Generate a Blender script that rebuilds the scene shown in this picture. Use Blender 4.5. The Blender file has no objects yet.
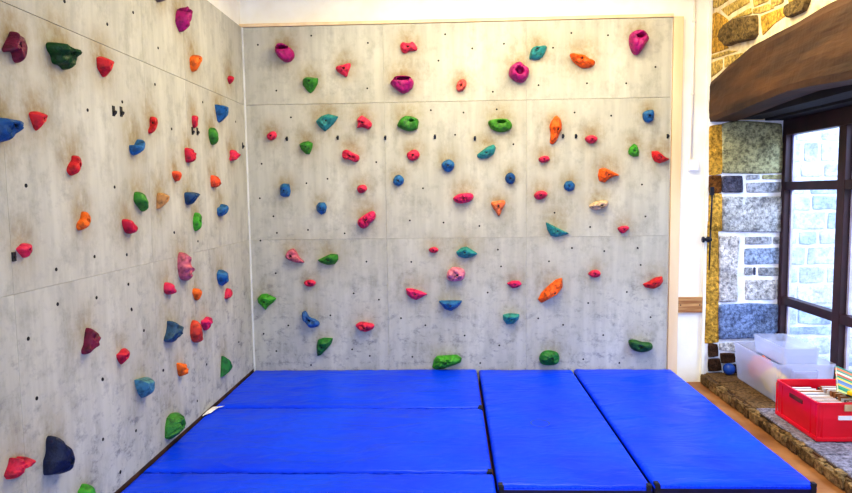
# Indoor climbing wall with blue mats beside a stone window recess
HOLDS = [
('L', 'round', 'maroon', 0.053, (-2.98, 2.31), None, [(-3.024, 2.285), (-3.008, 2.309), (-2.985, 2.342), (-2.969, 2.365), (-2.955, 2.357), (-2.936, 2.352), (-2.921, 2.327), (-2.913, 2.284), (-2.922, 2.263), (-2.946, 2.244), (-2.965, 2.253), (-2.974, 2.28), (-2.996, 2.277), (-3.018, 2.273)], 'large maroon two-lobed climbing hold high on the left wall near the frame edge'),
('L', 'lumpy', 'darkgreen', 0.08, (-2.643, 2.349), None, [(-2.738, 2.369), (-2.718, 2.38), (-2.671, 2.372), (-2.635, 2.376), (-2.606, 2.377), (-2.583, 2.368), (-2.571, 2.338), (-2.587, 2.307), (-2.623, 2.278), (-2.658, 2.29), (-2.702, 2.293), (-2.713, 2.322), (-2.737, 2.346)], 'long dark green climbing hold just below the slanting top seam of left wall'),
('L', 'facet', 'red', 0.053, (-2.294, 2.364), None, [(-2.334, 2.394), (-2.307, 2.406), (-2.275, 2.4), (-2.224, 2.407), (-2.244, 2.363), (-2.264, 2.31), (-2.286, 2.305), (-2.312, 2.324), (-2.334, 2.344)], 'red angular hold right of the long dark green hold, left wall'),
('L', 'lumpy', 'darkblue', 0.065, (-3.054, 1.979), None, [(-3.14, 1.972), (-3.122, 2.0), (-3.087, 2.005), (-3.051, 2.004), (-3.021, 2.004), (-3.006, 1.993), (-3.016, 1.965), (-3.033, 1.944), (-3.064, 1.915), (-3.093, 1.91), (-3.127, 1.911)], 'dark blue hold cut by the left edge of the photo'),
('L', 'facet', 'red', 0.042, (-2.842, 2.03), None, [(-2.888, 2.046), (-2.872, 2.056), (-2.843, 2.061), (-2.8, 2.057), (-2.8, 2.033), (-2.823, 1.998), (-2.849, 1.976), (-2.864, 1.991), (-2.875, 2.017)], "red wedge hold right beside the dark blue hold at the photo's left edge"),
('L', 'round', 'red', 0.038, (-2.593, 1.847), None, [(-2.642, 1.816), (-2.627, 1.842), (-2.601, 1.865), (-2.596, 1.883), (-2.576, 1.887), (-2.563, 1.868), (-2.563, 1.842), (-2.581, 1.81), (-2.611, 1.792), (-2.629, 1.799)], 'red hold with a pale worn patch above it, below the red wedge'),
('L', 'round', 'pinkred', 0.031, (-2.982, 1.474), None, [(-3.02, 1.481), (-3.002, 1.492), (-2.987, 1.5), (-2.957, 1.498), (-2.956, 1.479), (-2.968, 1.457), (-2.979, 1.44), (-2.998, 1.454), (-3.012, 1.467)], 'pinkish red hold beside a small black plate at the far left'),
('L', 'round', 'orange', 0.039, (-2.54, 1.578), None, [(-2.592, 1.547), (-2.584, 1.568), (-2.558, 1.588), (-2.546, 1.614), (-2.531, 1.62), (-2.512, 1.599), (-2.511, 1.572), (-2.526, 1.55), (-2.552, 1.536), (-2.577, 1.532)], 'orange crescent hold alone in the middle of the near left wall'),
('L', 'round', 'taupe', 0.047, None, None, [(-1.642, 2.908), (-1.63, 2.882), (-1.602, 2.88), (-1.571, 2.904), (-1.545, 2.928), (-1.546, 2.964), (-1.59, 2.957)], 'brownish grey hold cut off by the top edge of the photo'),
('L', 'jug', 'magenta', 0.07, None, (-1.311, 2.911, 0.028, 0.016), [(-1.362, 2.836), (-1.345, 2.887), (-1.314, 2.92), (-1.268, 2.93), (-1.217, 2.905), (-1.219, 2.863), (-1.26, 2.818), (-1.302, 2.775), (-1.336, 2.795), (-1.355, 2.814)], 'purple magenta jug with a dark pocket at the top of the left wall'),
('L', 'round', 'blue', 0.053, None, None, [(-2.049, 1.972), (-2.032, 1.978), (-1.999, 1.978), (-1.975, 1.999), (-1.95, 2.016), (-1.938, 1.999), (-1.954, 1.965), (-1.991, 1.933), (-2.02, 1.923), (-2.045, 1.941)], 'blue two-lobed hold with a tan stain above it, left wall'),
('L', 'round', 'red', 0.036, (-1.786, 2.129), None, [(-1.812, 2.065), (-1.813, 2.084), (-1.791, 2.107), (-1.789, 2.146), (-1.775, 2.165), (-1.751, 2.163), (-1.737, 2.136), (-1.745, 2.1), (-1.768, 2.075), (-1.794, 2.063)], 'small curved red hold up and right of the blue two-lobed hold'),
('L', 'round', 'crimson', 0.029, None, None, [(-1.16, 2.238), (-1.13, 2.25), (-1.102, 2.247), (-1.104, 2.204), (-1.119, 2.168), (-1.15, 2.165), (-1.162, 2.198)], 'small crimson hold directly above two little black hooks'),
('L', 'facet', 'blue', 0.066, (-0.67, 2.346), None, [(-0.72, 2.383), (-0.676, 2.386), (-0.64, 2.383), (-0.586, 2.397), (-0.581, 2.322), (-0.6, 2.266), (-0.647, 2.254), (-0.674, 2.263), (-0.698, 2.313)], 'bright blue triangular hold high on the left wall near the corner'),
('L', 'round', 'green', 0.053, None, None, [(-0.863, 2.172), (-0.833, 2.194), (-0.807, 2.195), (-0.783, 2.15), (-0.753, 2.118), (-0.769, 2.085), (-0.806, 2.071), (-0.839, 2.087), (-0.862, 2.125)], 'green bean-shaped hold under the bright blue triangular hold'),
('L', 'lumpy', 'crimson', 0.047, None, None, [(-1.303, 2.009), (-1.262, 2.016), (-1.24, 1.997), (-1.209, 1.983), (-1.209, 1.944), (-1.229, 1.922), (-1.267, 1.916), (-1.297, 1.925), (-1.306, 1.967)], 'crimson knobbly hold below the two little black hooks'),
('L', 'lumpy', 'pinkred', 0.048, None, None, [(-0.421, 2.05), (-0.38, 2.064), (-0.351, 2.043), (-0.319, 2.027), (-0.343, 2.007), (-0.375, 1.98), (-0.425, 1.971), (-0.442, 1.987), (-0.423, 2.015)], 'small pinkish red lumpy hold nearest the corner in the upper left wall'),
('L', 'round', 'orange', 0.056, (-1.115, 2.641), None, [(-1.148, 2.642), (-1.083, 2.672), (-1.041, 2.653), (-1.054, 2.613), (-1.106, 2.555), (-1.144, 2.562), (-1.157, 2.598)], 'orange rounded hold below the purple magenta jug of the left wall'),
('L', 'facet', 'crimson', 0.036, None, None, [(-0.417, 2.633), (-0.376, 2.658), (-0.326, 2.667), (-0.345, 2.625), (-0.372, 2.59), (-0.403, 2.606)], 'tiny crimson triangle hold high on the left wall beside the corner'),
('L', 'round', 'green', 0.049, None, None, [(-2.028, 1.686), (-2.018, 1.711), (-1.996, 1.718), (-1.973, 1.709), (-1.958, 1.68), (-1.936, 1.652), (-1.925, 1.618), (-1.941, 1.604), (-1.973, 1.622), (-2.011, 1.649), (-2.027, 1.668)], 'green teardrop hold left of the tan hold, left wall'),
('L', 'facet', 'tan', 0.055, (-1.717, 1.673), None, [(-1.743, 1.706), (-1.724, 1.712), (-1.686, 1.712), (-1.643, 1.702), (-1.661, 1.668), (-1.704, 1.628), (-1.73, 1.614), (-1.758, 1.614), (-1.753, 1.66)], 'tan wood-coloured wedge hold on the left wall'),
('L', 'round', 'redorange', 0.038, None, None, [(-1.515, 1.844), (-1.48, 1.853), (-1.435, 1.843), (-1.44, 1.816), (-1.47, 1.786), (-1.491, 1.798), (-1.512, 1.823)], 'small red-orange pointed hold above and right of the tan hold'),
('L', 'round', 'crimson', 0.049, None, None, [(-2.17, 1.559), (-2.148, 1.569), (-2.117, 1.551), (-2.085, 1.531), (-2.068, 1.506), (-2.077, 1.488), (-2.121, 1.487), (-2.147, 1.5), (-2.165, 1.533)], 'crimson drop-shaped hold down and left of the green teardrop hold'),
('L', 'lumpy', 'redorange', 0.048, None, None, [(-0.859, 1.833), (-0.827, 1.843), (-0.802, 1.82), (-0.786, 1.792), (-0.756, 1.778), (-0.779, 1.755), (-0.824, 1.754), (-0.863, 1.769)], 'small red-orange L-shaped hold on the far left wall'),
('L', 'lumpy', 'navyblue', 0.059, None, None, [(-1.34, 1.709), (-1.302, 1.717), (-1.233, 1.715), (-1.22, 1.686), (-1.245, 1.658), (-1.285, 1.633), (-1.329, 1.641), (-1.342, 1.671)], 'dark blue squarish hold right of the tan hold'),
('L', 'round', 'brightgreen', 0.042, (-1.189, 1.516), None, [(-1.214, 1.535), (-1.189, 1.57), (-1.157, 1.574), (-1.134, 1.553), (-1.133, 1.506), (-1.155, 1.462), (-1.188, 1.446), (-1.211, 1.461), (-1.221, 1.496)], 'bright green upright oval hold on the left wall'),
('L', 'round', 'blue', 0.054, None, None, [(-0.759, 1.573), (-0.749, 1.597), (-0.703, 1.608), (-0.674, 1.626), (-0.642, 1.619), (-0.632, 1.586), (-0.659, 1.549), (-0.707, 1.533), (-0.752, 1.548)], 'blue lobed hold beneath the red-orange L-shaped hold'),
('L', 'lumpy', 'salmon', 0.068, None, None, [(-1.498, 1.252), (-1.487, 1.298), (-1.462, 1.323), (-1.43, 1.306), (-1.408, 1.259), (-1.376, 1.209), (-1.357, 1.154), (-1.373, 1.126), (-1.44, 1.136), (-1.479, 1.163), (-1.497, 1.215)], 'tall knobbly salmon pink hold in the middle of the far left wall'),
('L', 'round', 'pinkred', 0.048, None, None, [(-1.709, 1.133), (-1.693, 1.155), (-1.663, 1.148), (-1.642, 1.121), (-1.609, 1.095), (-1.617, 1.073), (-1.668, 1.076), (-1.707, 1.098)], 'pinkish red hold below and left of the tall knobbly salmon hold'),
('L', 'round', 'orange', 0.043, None, None, [(-1.282, 1.025), (-1.266, 1.053), (-1.204, 1.04), (-1.192, 1.013), (-1.218, 0.968), (-1.245, 0.97), (-1.269, 1.003)], 'small orange hold below and right of the tall knobbly salmon hold'),
('L', 'facet', 'blue', 0.06, None, None, [(-0.818, 1.099), (-0.776, 1.125), (-0.734, 1.123), (-0.694, 1.077), (-0.669, 0.997), (-0.721, 0.993), (-0.792, 1.018), (-0.816, 1.064)], 'mid blue blocky hold above a pink sliver, near the corner'),
('L', 'round', 'pinkred', 0.036, None, None, [(-0.668, 0.899), (-0.655, 0.932), (-0.621, 0.958), (-0.578, 0.943), (-0.573, 0.907), (-0.604, 0.879), (-0.648, 0.875), (-0.673, 0.889)], 'slim pinkish red sliver hold just under the mid blue blocky hold'),
('L', 'lumpy', 'slate', 0.066, None, None, [(-1.743, 0.808), (-1.712, 0.842), (-1.694, 0.877), (-1.682, 0.911), (-1.624, 0.885), (-1.563, 0.854), (-1.583, 0.811), (-1.614, 0.781), (-1.663, 0.77), (-1.73, 0.791)], 'slate blue craggy hold low on the left wall'),
('L', 'round', 'redorange2', 0.059, None, None, [(-1.345, 0.779), (-1.334, 0.813), (-1.298, 0.838), (-1.273, 0.81), (-1.241, 0.739), (-1.222, 0.678), (-1.254, 0.671), (-1.315, 0.693), (-1.344, 0.735)], 'red-orange teardrop hold between the slate craggy hold and a hot pink one'),
('L', 'lumpy', 'hotpink', 0.048, None, None, [(-1.159, 0.791), (-1.145, 0.806), (-1.109, 0.806), (-1.06, 0.816), (-1.038, 0.794), (-1.054, 0.752), (-1.075, 0.726), (-1.108, 0.725), (-1.139, 0.757)], 'hot pink knobbly hold just right of the red-orange teardrop hold'),
('L', 'lumpy', 'orange', 0.047, None, None, [(-1.581, 0.603), (-1.564, 0.611), (-1.525, 0.594), (-1.487, 0.583), (-1.482, 0.561), (-1.512, 0.545), (-1.53, 0.516), (-1.559, 0.525), (-1.575, 0.564)], 'small orange hold under the slate blue craggy hold'),
('L', 'facet', 'green2', 0.06, None, None, [(-0.83, 0.297), (-0.808, 0.379), (-0.789, 0.46), (-0.727, 0.411), (-0.686, 0.352), (-0.711, 0.313), (-0.767, 0.291)], 'dark green half-moon hold just above the mats near the corner'),
('L', 'lumpy', 'maroon', 0.048, None, None, [(-2.61, 0.956), (-2.591, 0.98), (-2.578, 1.02), (-2.561, 1.053), (-2.536, 1.041), (-2.51, 1.02), (-2.51, 0.973), (-2.526, 0.946), (-2.562, 0.946), (-2.579, 0.93), (-2.605, 0.936)], 'dark maroon slanting hold low on the near left wall'),
('L', 'facet', 'crimson', 0.043, (-2.26, 0.836), None, [(-2.3, 0.854), (-2.274, 0.858), (-2.244, 0.871), (-2.217, 0.87), (-2.211, 0.837), (-2.233, 0.806), (-2.261, 0.789), (-2.283, 0.812), (-2.299, 0.838)], 'crimson hold right of and slightly below the dark maroon slanting hold'),
('L', 'facet', 'greyteal', 0.069, None, None, [(-2.127, 0.666), (-2.076, 0.658), (-1.993, 0.645), (-1.983, 0.59), (-2.001, 0.531), (-2.056, 0.538), (-2.094, 0.576), (-2.117, 0.625)], 'grey teal half-round hold with a pale top, low on left wall'),
('L', 'lumpy', 'pinkred2', 0.059, None, None, [(-3.177, 0.592), (-3.163, 0.61), (-3.151, 0.625), (-3.142, 0.646), (-3.127, 0.642), (-3.11, 0.629), (-3.094, 0.634), (-3.067, 0.617), (-3.055, 0.596), (-3.061, 0.582), (-3.085, 0.587), (-3.104, 0.591), (-3.124, 0.577), (-3.144, 0.563), (-3.165, 0.57), (-3.172, 0.579)], 'pinkish red bone-shaped hold in the bottom left corner of the photo'),
('L', 'round', 'navy', 0.071, (-2.854, 0.506), None, [(-2.941, 0.493), (-2.938, 0.545), (-2.926, 0.562), (-2.915, 0.587), (-2.91, 0.63), (-2.892, 0.642), (-2.866, 0.617), (-2.833, 0.58), (-2.806, 0.551), (-2.793, 0.512), (-2.802, 0.474), (-2.828, 0.451), (-2.864, 0.454), (-2.902, 0.471), (-2.932, 0.48)], 'big navy half-moon hold at the bottom of the left wall'),
('L', 'round', 'brightgreen', 0.051, None, None, [(-2.707, 0.29), (-2.687, 0.305), (-2.671, 0.316), (-2.652, 0.307), (-2.633, 0.275), (-2.615, 0.233), (-2.601, 0.204), (-2.61, 0.154), (-2.697, 0.222)], 'green hold cut by the bottom edge of the photo beside the mats'),
('L', 'facetr', 'green', 0.072, (-1.684, 0.236), None, [(-1.794, 0.2), (-1.783, 0.265), (-1.757, 0.313), (-1.703, 0.322), (-1.623, 0.304), (-1.582, 0.223), (-1.614, 0.186), (-1.673, 0.169), (-1.728, 0.164), (-1.773, 0.184)], "large ridged green hold touching down near the mats' left edge"),
('B', 'jug', 'magenta', 0.09, None, (0.364, 2.943, 0.046, 0.016), [(0.292, 2.938), (0.312, 2.978), (0.358, 2.986), (0.403, 2.962), (0.443, 2.924), (0.451, 2.879), (0.423, 2.842), (0.376, 2.832), (0.331, 2.859), (0.298, 2.898)], 'magenta jug with a slot, top left of the back wall'),
('B', 'facet', 'green', 0.054, (0.583, 2.664), None, [(0.521, 2.688), (0.556, 2.703), (0.655, 2.692), (0.646, 2.64), (0.61, 2.585), (0.582, 2.563), (0.553, 2.586), (0.515, 2.638)], "green wedge hold right below the magenta jug in the back wall's top left"),
('B', 'lumpy', 'pinkred', 0.048, None, None, [(0.811, 2.782), (0.857, 2.797), (0.887, 2.803), (0.93, 2.813), (0.936, 2.786), (0.917, 2.742), (0.9, 2.698), (0.866, 2.714), (0.817, 2.749)], 'pinkish red three-cornered hold in the top left panel of back wall'),
('B', 'facet', 'teal', 0.06, (0.719, 2.326), None, [(0.621, 2.325), (0.673, 2.37), (0.732, 2.386), (0.823, 2.363), (0.776, 2.299), (0.699, 2.232), (0.647, 2.279)], 'teal triangular hold just under the top seam, left part of back wall'),
('B', 'lumpy', 'pinkred', 0.054, None, None, [(0.983, 2.33), (1.019, 2.364), (1.052, 2.352), (1.109, 2.299), (1.085, 2.249), (1.028, 2.266), (0.982, 2.262), (0.989, 2.296)], 'pinkish red hold immediately right of the teal triangular hold under the top seam'),
('B', 'lumpy', 'pinkred', 0.048, None, None, [(1.367, 2.948), (1.386, 2.976), (1.442, 2.968), (1.476, 2.979), (1.509, 2.938), (1.505, 2.907), (1.452, 2.902), (1.407, 2.885), (1.378, 2.903)], 'pinkish red lumpy hold directly above the wide-mouthed magenta jug'),
('B', 'jug', 'magenta', 0.09, None, (1.385, 2.664, 0.059, 0.017), [(1.278, 2.639), (1.313, 2.672), (1.37, 2.688), (1.438, 2.685), (1.471, 2.657), (1.478, 2.624), (1.454, 2.58), (1.413, 2.554), (1.379, 2.548), (1.327, 2.582), (1.289, 2.617)], 'magenta jug with a wide slot mouth, top middle of back wall'),
('B', 'lumpy', 'salmonred', 0.042, None, None, [(1.844, 2.606), (1.863, 2.643), (1.901, 2.66), (1.93, 2.633), (1.923, 2.593), (1.901, 2.564), (1.867, 2.554), (1.844, 2.572)], 'small coral hold between the wide-mouthed jug and the ring-like magenta jug'),
('B', 'jug', 'magenta', 0.096, None, (2.38, 2.708, 0.034, 0.031), [(2.291, 2.707), (2.306, 2.751), (2.351, 2.783), (2.385, 2.789), (2.418, 2.76), (2.456, 2.733), (2.458, 2.682), (2.429, 2.632), (2.385, 2.617), (2.329, 2.64), (2.295, 2.674)], 'round magenta jug with a round central pocket, back wall'),
('B', 'jug', 'green', 0.06, None, (1.454, 2.309, 0.021, 0.01), [(1.335, 2.291), (1.364, 2.335), (1.421, 2.356), (1.508, 2.328), (1.511, 2.276), (1.499, 2.242), (1.442, 2.225), (1.385, 2.238), (1.335, 2.267)], 'squarish green hold under the wide-mouthed magenta jug'),
('B', 'jug', 'green3', 0.06, None, (2.224, 2.287, 0.034, 0.013), [(2.118, 2.299), (2.181, 2.316), (2.271, 2.314), (2.316, 2.273), (2.305, 2.229), (2.237, 2.203), (2.159, 2.22), (2.12, 2.265)], 'wide green hold beneath the round magenta jug with central pocket'),
('B', 'round', 'teal', 0.054, (2.525, 2.894), None, [(2.465, 2.821), (2.481, 2.891), (2.51, 2.916), (2.554, 2.917), (2.61, 2.918), (2.599, 2.866), (2.566, 2.819), (2.521, 2.806), (2.488, 2.811)], 'teal leaf-shaped hold up and right of the round magenta jug'),
('B', 'lumpy', 'orange2', 0.066, (2.904, 2.805), None, [(2.81, 2.851), (2.866, 2.845), (2.921, 2.837), (2.97, 2.803), (3.017, 2.781), (3.006, 2.748), (2.971, 2.733), (2.911, 2.732), (2.855, 2.766), (2.821, 2.807)], 'orange wing-shaped hold in the top row, right half of back wall'),
('B', 'jug', 'magenta', 0.108, None, (3.374, 2.969, 0.033, 0.02), [(3.3, 2.96), (3.312, 3.003), (3.349, 3.024), (3.404, 3.018), (3.444, 2.983), (3.456, 2.946), (3.428, 2.903), (3.396, 2.849), (3.363, 2.828), (3.33, 2.85), (3.307, 2.905)], 'magenta peg-like jug in the top right of the back wall'),
('B', 'round', 'blue', 0.054, None, None, [(3.425, 2.343), (3.458, 2.365), (3.507, 2.368), (3.518, 2.319), (3.504, 2.275), (3.459, 2.265), (3.43, 2.294)], 'small blue hold under the top seam at the right end'),
('B', 'lumpy', 'orange2', 0.06, (2.702, 2.215), None, [(2.638, 2.25), (2.668, 2.312), (2.701, 2.334), (2.734, 2.289), (2.74, 2.222), (2.724, 2.188), (2.702, 2.132), (2.668, 2.095), (2.641, 2.111), (2.647, 2.178)], 'upright orange hold beside two small black studs, back wall'),
('B', 'round', 'pinkred', 0.042, None, None, [(0.189, 2.212), (0.218, 2.237), (0.253, 2.245), (0.275, 2.218), (0.263, 2.184), (0.227, 2.166), (0.197, 2.18)], 'small pinkish red hold nearest the left corner, upper back wall'),
('B', 'facet', 'green', 0.048, None, None, [(0.47, 2.13), (0.506, 2.15), (0.552, 2.156), (0.591, 2.137), (0.585, 2.099), (0.56, 2.042), (0.526, 2.043), (0.485, 2.084)], 'small green hold right of the pinkish red one nearest the corner'),
('B', 'lumpy', 'pinkred', 0.054, None, None, [(0.845, 2.026), (0.855, 2.065), (0.892, 2.076), (0.942, 2.047), (0.988, 2.024), (0.994, 1.99), (0.964, 1.967), (0.906, 1.987), (0.86, 1.996)], 'pinkish red slanting hold, second row below the teal triangular hold'),
('B', 'facet', 'blue', 0.054, None, None, [(0.289, 1.771), (0.32, 1.793), (0.373, 1.788), (0.383, 1.723), (0.37, 1.677), (0.316, 1.673), (0.288, 1.69)], 'blue square-cut hold, the left of the two blue ones left of centre'),
('B', 'facet', 'blue', 0.054, None, None, [(0.606, 1.593), (0.63, 1.623), (0.681, 1.622), (0.699, 1.585), (0.686, 1.53), (0.646, 1.512), (0.609, 1.547)], 'blue block hold down and right of the blue square-cut hold'),
('B', 'round', 'pinkred', 0.042, None, None, [(0.97, 1.743), (0.994, 1.766), (1.04, 1.767), (1.056, 1.733), (1.027, 1.703), (0.992, 1.697), (0.974, 1.715)], 'small pinkish red hold directly above the bumpy pink hold'),
('B', 'bumpy', 'hotpink', 0.066, None, None, [(0.971, 1.462), (1.011, 1.496), (1.058, 1.525), (1.105, 1.541), (1.128, 1.506), (1.115, 1.465), (1.08, 1.437), (1.044, 1.396), (1.002, 1.392), (0.97, 1.427)], 'bumpy hot pink hold slanting up to the right, left part of back wall'),
('B', 'round', 'pinkred', 0.042, None, None, [(1.409, 2.029), (1.439, 2.056), (1.485, 2.068), (1.519, 2.032), (1.507, 1.993), (1.461, 1.971), (1.422, 1.988)], 'small pinkish red hold below the squarish green hold, back wall'),
('B', 'facet', 'teal', 0.054, None, None, [(2.014, 2.015), (2.055, 2.046), (2.112, 2.086), (2.162, 2.103), (2.18, 2.073), (2.162, 2.017), (2.112, 1.984), (2.055, 1.978), (2.021, 1.992)], 'teal half-moon hold tilted up to the right, under the wide green hold'),
('B', 'round', 'blue', 0.054, (1.765, 1.926), None, [(1.708, 1.933), (1.736, 1.967), (1.782, 1.978), (1.82, 1.943), (1.81, 1.898), (1.769, 1.869), (1.73, 1.888)], 'blue conical hold above the long dotted pinkish red hold'),
('B', 'round', 'blue', 0.042, (1.332, 1.802), None, [(1.286, 1.803), (1.305, 1.841), (1.344, 1.852), (1.378, 1.82), (1.373, 1.779), (1.336, 1.756), (1.297, 1.768)], 'small round blue hold with a pale centre, below a small pinkish hold'),
('B', 'round', 'darkblue', 0.048, None, None, [(2.259, 1.823), (2.282, 1.852), (2.316, 1.856), (2.343, 1.822), (2.334, 1.77), (2.293, 1.759), (2.263, 1.785)], 'small dark blue hold right above the orange three-lobed hold'),
('B', 'bumpy', 'hotpink', 0.054, None, None, [(1.806, 1.64), (1.847, 1.674), (1.905, 1.685), (1.962, 1.684), (1.984, 1.656), (1.961, 1.618), (1.892, 1.596), (1.835, 1.605)], 'long dotted pinkish red hold at the centre of the back wall'),
('B', 'round', 'orange3', 0.048, (2.196, 1.573), None, [(2.14, 1.604), (2.178, 1.613), (2.247, 1.619), (2.258, 1.589), (2.231, 1.539), (2.205, 1.482), (2.178, 1.516), (2.144, 1.567)], 'pale orange three-lobed hold right of the long dotted hold'),
('B', 'round', 'pinkred', 0.048, None, None, [(2.942, 2.144), (2.982, 2.165), (3.027, 2.156), (3.045, 2.133), (3.027, 2.104), (2.989, 2.094), (2.949, 2.117)], 'pinkish red hold right of two small black studs, back wall'),
('B', 'round', 'pinkred', 0.042, None, None, [(2.544, 1.971), (2.578, 1.993), (2.623, 1.994), (2.639, 1.965), (2.612, 1.943), (2.567, 1.939)], 'small pinkish red hold below the upright orange hold'),
('B', 'facet', 'brightgreen', 0.054, None, None, [(3.307, 2.022), (3.318, 2.055), (3.351, 2.088), (3.378, 2.076), (3.401, 2.02), (3.397, 1.98), (3.352, 1.976), (3.312, 1.999)], 'small bright green pointed hold left of the red arrow-shaped hold'),
('B', 'facet', 'red', 0.06, None, None, [(3.503, 2.023), (3.552, 2.024), (3.586, 1.999), (3.62, 1.968), (3.66, 1.953), (3.62, 1.932), (3.576, 1.917), (3.531, 1.933), (3.508, 1.974)], 'red arrow-shaped hold reaching the right edge of the back wall'),
('B', 'facet', 'orange2', 0.06, (3.137, 1.827), None, [(3.052, 1.823), (3.063, 1.879), (3.107, 1.886), (3.175, 1.855), (3.238, 1.821), (3.187, 1.81), (3.142, 1.788), (3.109, 1.759), (3.064, 1.773)], 'orange triangular hold pointing right, right part of back wall'),
('B', 'facet', 'blue', 0.048, None, None, [(2.76, 1.742), (2.782, 1.777), (2.827, 1.781), (2.857, 1.747), (2.85, 1.702), (2.805, 1.686), (2.767, 1.71)], 'blue hold left of the orange triangle that points right'),
('B', 'round', 'pinkred', 0.048, None, None, [(2.506, 1.661), (2.534, 1.69), (2.579, 1.699), (2.62, 1.675), (2.608, 1.644), (2.563, 1.621), (2.522, 1.631)], 'pinkish red hold down and left of the blue hold near the orange triangle'),
('B', 'lumpy', 'cream', 0.054, (3.081, 1.567), None, [(2.982, 1.564), (3.031, 1.597), (3.088, 1.608), (3.137, 1.6), (3.133, 1.562), (3.088, 1.533), (3.032, 1.525), (2.994, 1.541)], 'cream and tan rocky hold below the orange triangle that points right'),
('B', 'facet', 'teal', 0.054, (2.705, 1.35), None, [(2.607, 1.427), (2.648, 1.408), (2.693, 1.385), (2.75, 1.354), (2.814, 1.326), (2.762, 1.308), (2.693, 1.293), (2.648, 1.309), (2.62, 1.363)], 'teal wing-shaped hold with its tip pointing down right, back wall'),
('B', 'round', 'pinkred', 0.042, None, None, [(3.225, 1.363), (3.259, 1.383), (3.304, 1.385), (3.322, 1.366), (3.293, 1.332), (3.26, 1.321)], 'small pinkish red hold down and right of the cream rocky hold'),
('B', 'lumpy', 'salmon', 0.06, (0.375, 1.155), None, [(0.322, 1.155), (0.344, 1.198), (0.39, 1.218), (0.42, 1.187), (0.444, 1.141), (0.485, 1.095), (0.429, 1.091), (0.379, 1.104), (0.329, 1.13)], 'salmon pink peaked hold left of the green half-moon, lower back wall'),
('B', 'facet', 'green', 0.054, None, None, [(0.603, 1.114), (0.659, 1.139), (0.723, 1.169), (0.786, 1.163), (0.79, 1.118), (0.758, 1.075), (0.695, 1.068), (0.632, 1.089)], 'green half-moon hold on the lower seam, left part of back wall'),
('B', 'lumpy', 'pinkred', 0.036, None, None, [(0.475, 0.908), (0.501, 0.933), (0.552, 0.937), (0.582, 0.912), (0.558, 0.881), (0.507, 0.879)], 'tiny pinkish red hold below the salmon peaked hold'),
('B', 'facet', 'brightgreen', 0.054, None, None, [(0.054, 0.775), (0.089, 0.813), (0.14, 0.818), (0.228, 0.774), (0.196, 0.736), (0.149, 0.705), (0.122, 0.667), (0.085, 0.711), (0.058, 0.737)], 'bright green triangular hold nearest the left corner, lower back wall'),
('B', 'lumpy', 'blue2', 0.06, None, None, [(0.454, 0.645), (0.485, 0.657), (0.517, 0.606), (0.567, 0.585), (0.605, 0.554), (0.591, 0.52), (0.527, 0.508), (0.482, 0.554), (0.453, 0.593)], 'blue curved hold above the lowest green hold on the left'),
('B', 'lumpy', 'pinkred', 0.054, (1.012, 0.513), None, [(0.931, 0.532), (0.974, 0.557), (1.038, 0.551), (1.093, 0.533), (1.082, 0.495), (1.023, 0.469), (0.973, 0.48), (0.94, 0.506)], 'pinkish red hold low down, right of the blue curved hold'),
('B', 'facet', 'green2', 0.06, (0.625, 0.335), None, [(0.588, 0.399), (0.64, 0.417), (0.724, 0.412), (0.707, 0.36), (0.662, 0.309), (0.61, 0.257), (0.576, 0.249), (0.573, 0.335)], 'dark green wedge hold just above the mats, left end of back wall'),
('B', 'round', 'pinkred', 0.036, None, None, [(1.589, 1.198), (1.622, 1.218), (1.659, 1.212), (1.672, 1.19), (1.646, 1.168), (1.604, 1.173)], 'tiny pinkish red hold left of the teal shield hold, mid back wall'),
('B', 'facet', 'teal', 0.054, (1.903, 1.173), None, [(1.826, 1.173), (1.871, 1.21), (1.921, 1.222), (1.97, 1.189), (2.02, 1.156), (1.97, 1.127), (1.907, 1.115), (1.845, 1.136)], 'teal shield-shaped hold above the mottled pink hold'),
('B', 'lumpy', 'salmon2', 0.06, (1.836, 0.973), None, [(1.744, 0.953), (1.757, 1.008), (1.807, 1.041), (1.882, 1.027), (1.906, 0.99), (1.886, 0.932), (1.831, 0.915), (1.769, 0.92)], 'mottled light pink and crimson hold between the teal shield and blue wedge'),
('B', 'facet', 'hotpink', 0.054, (1.466, 0.809), None, [(1.379, 0.855), (1.442, 0.854), (1.504, 0.834), (1.574, 0.803), (1.529, 0.778), (1.473, 0.748), (1.428, 0.766), (1.391, 0.799)], 'hot pink wedge hold left of the mottled pink hold'),
('B', 'facet', 'blue', 0.06, None, None, [(1.666, 0.744), (1.754, 0.746), (1.884, 0.745), (1.841, 0.687), (1.778, 0.649), (1.723, 0.667)], 'blue downward-pointing wedge hold under the mottled pink hold'),
('B', 'facet', 'hotpink', 0.042, None, None, [(2.267, 0.894), (2.316, 0.916), (2.378, 0.915), (2.403, 0.885), (2.366, 0.855), (2.316, 0.848)], 'small hot pink wedge hold right of centre, lower back wall'),
('B', 'facet', 'teal', 0.06, (2.308, 0.578), None, [(2.233, 0.616), (2.291, 0.628), (2.383, 0.62), (2.373, 0.575), (2.328, 0.532), (2.266, 0.527), (2.236, 0.57)], 'teal half-bowl hold below the small hot pink wedge'),
('B', 'facetr', 'brightgreen', 0.072, (1.728, 0.202), None, [(1.604, 0.143), (1.622, 0.215), (1.648, 0.248), (1.736, 0.253), (1.825, 0.258), (1.87, 0.227), (1.862, 0.189), (1.799, 0.163), (1.71, 0.132), (1.634, 0.125)], 'long bright green hold touching the mats at the middle of back wall'),
('B', 'facet', 'orange2', 0.066, (2.682, 0.808), None, [(2.539, 0.746), (2.571, 0.809), (2.633, 0.871), (2.694, 0.921), (2.751, 0.94), (2.756, 0.857), (2.707, 0.795), (2.645, 0.758), (2.571, 0.715)], 'large orange spearhead hold slanting up to the right, lower back wall'),
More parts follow.
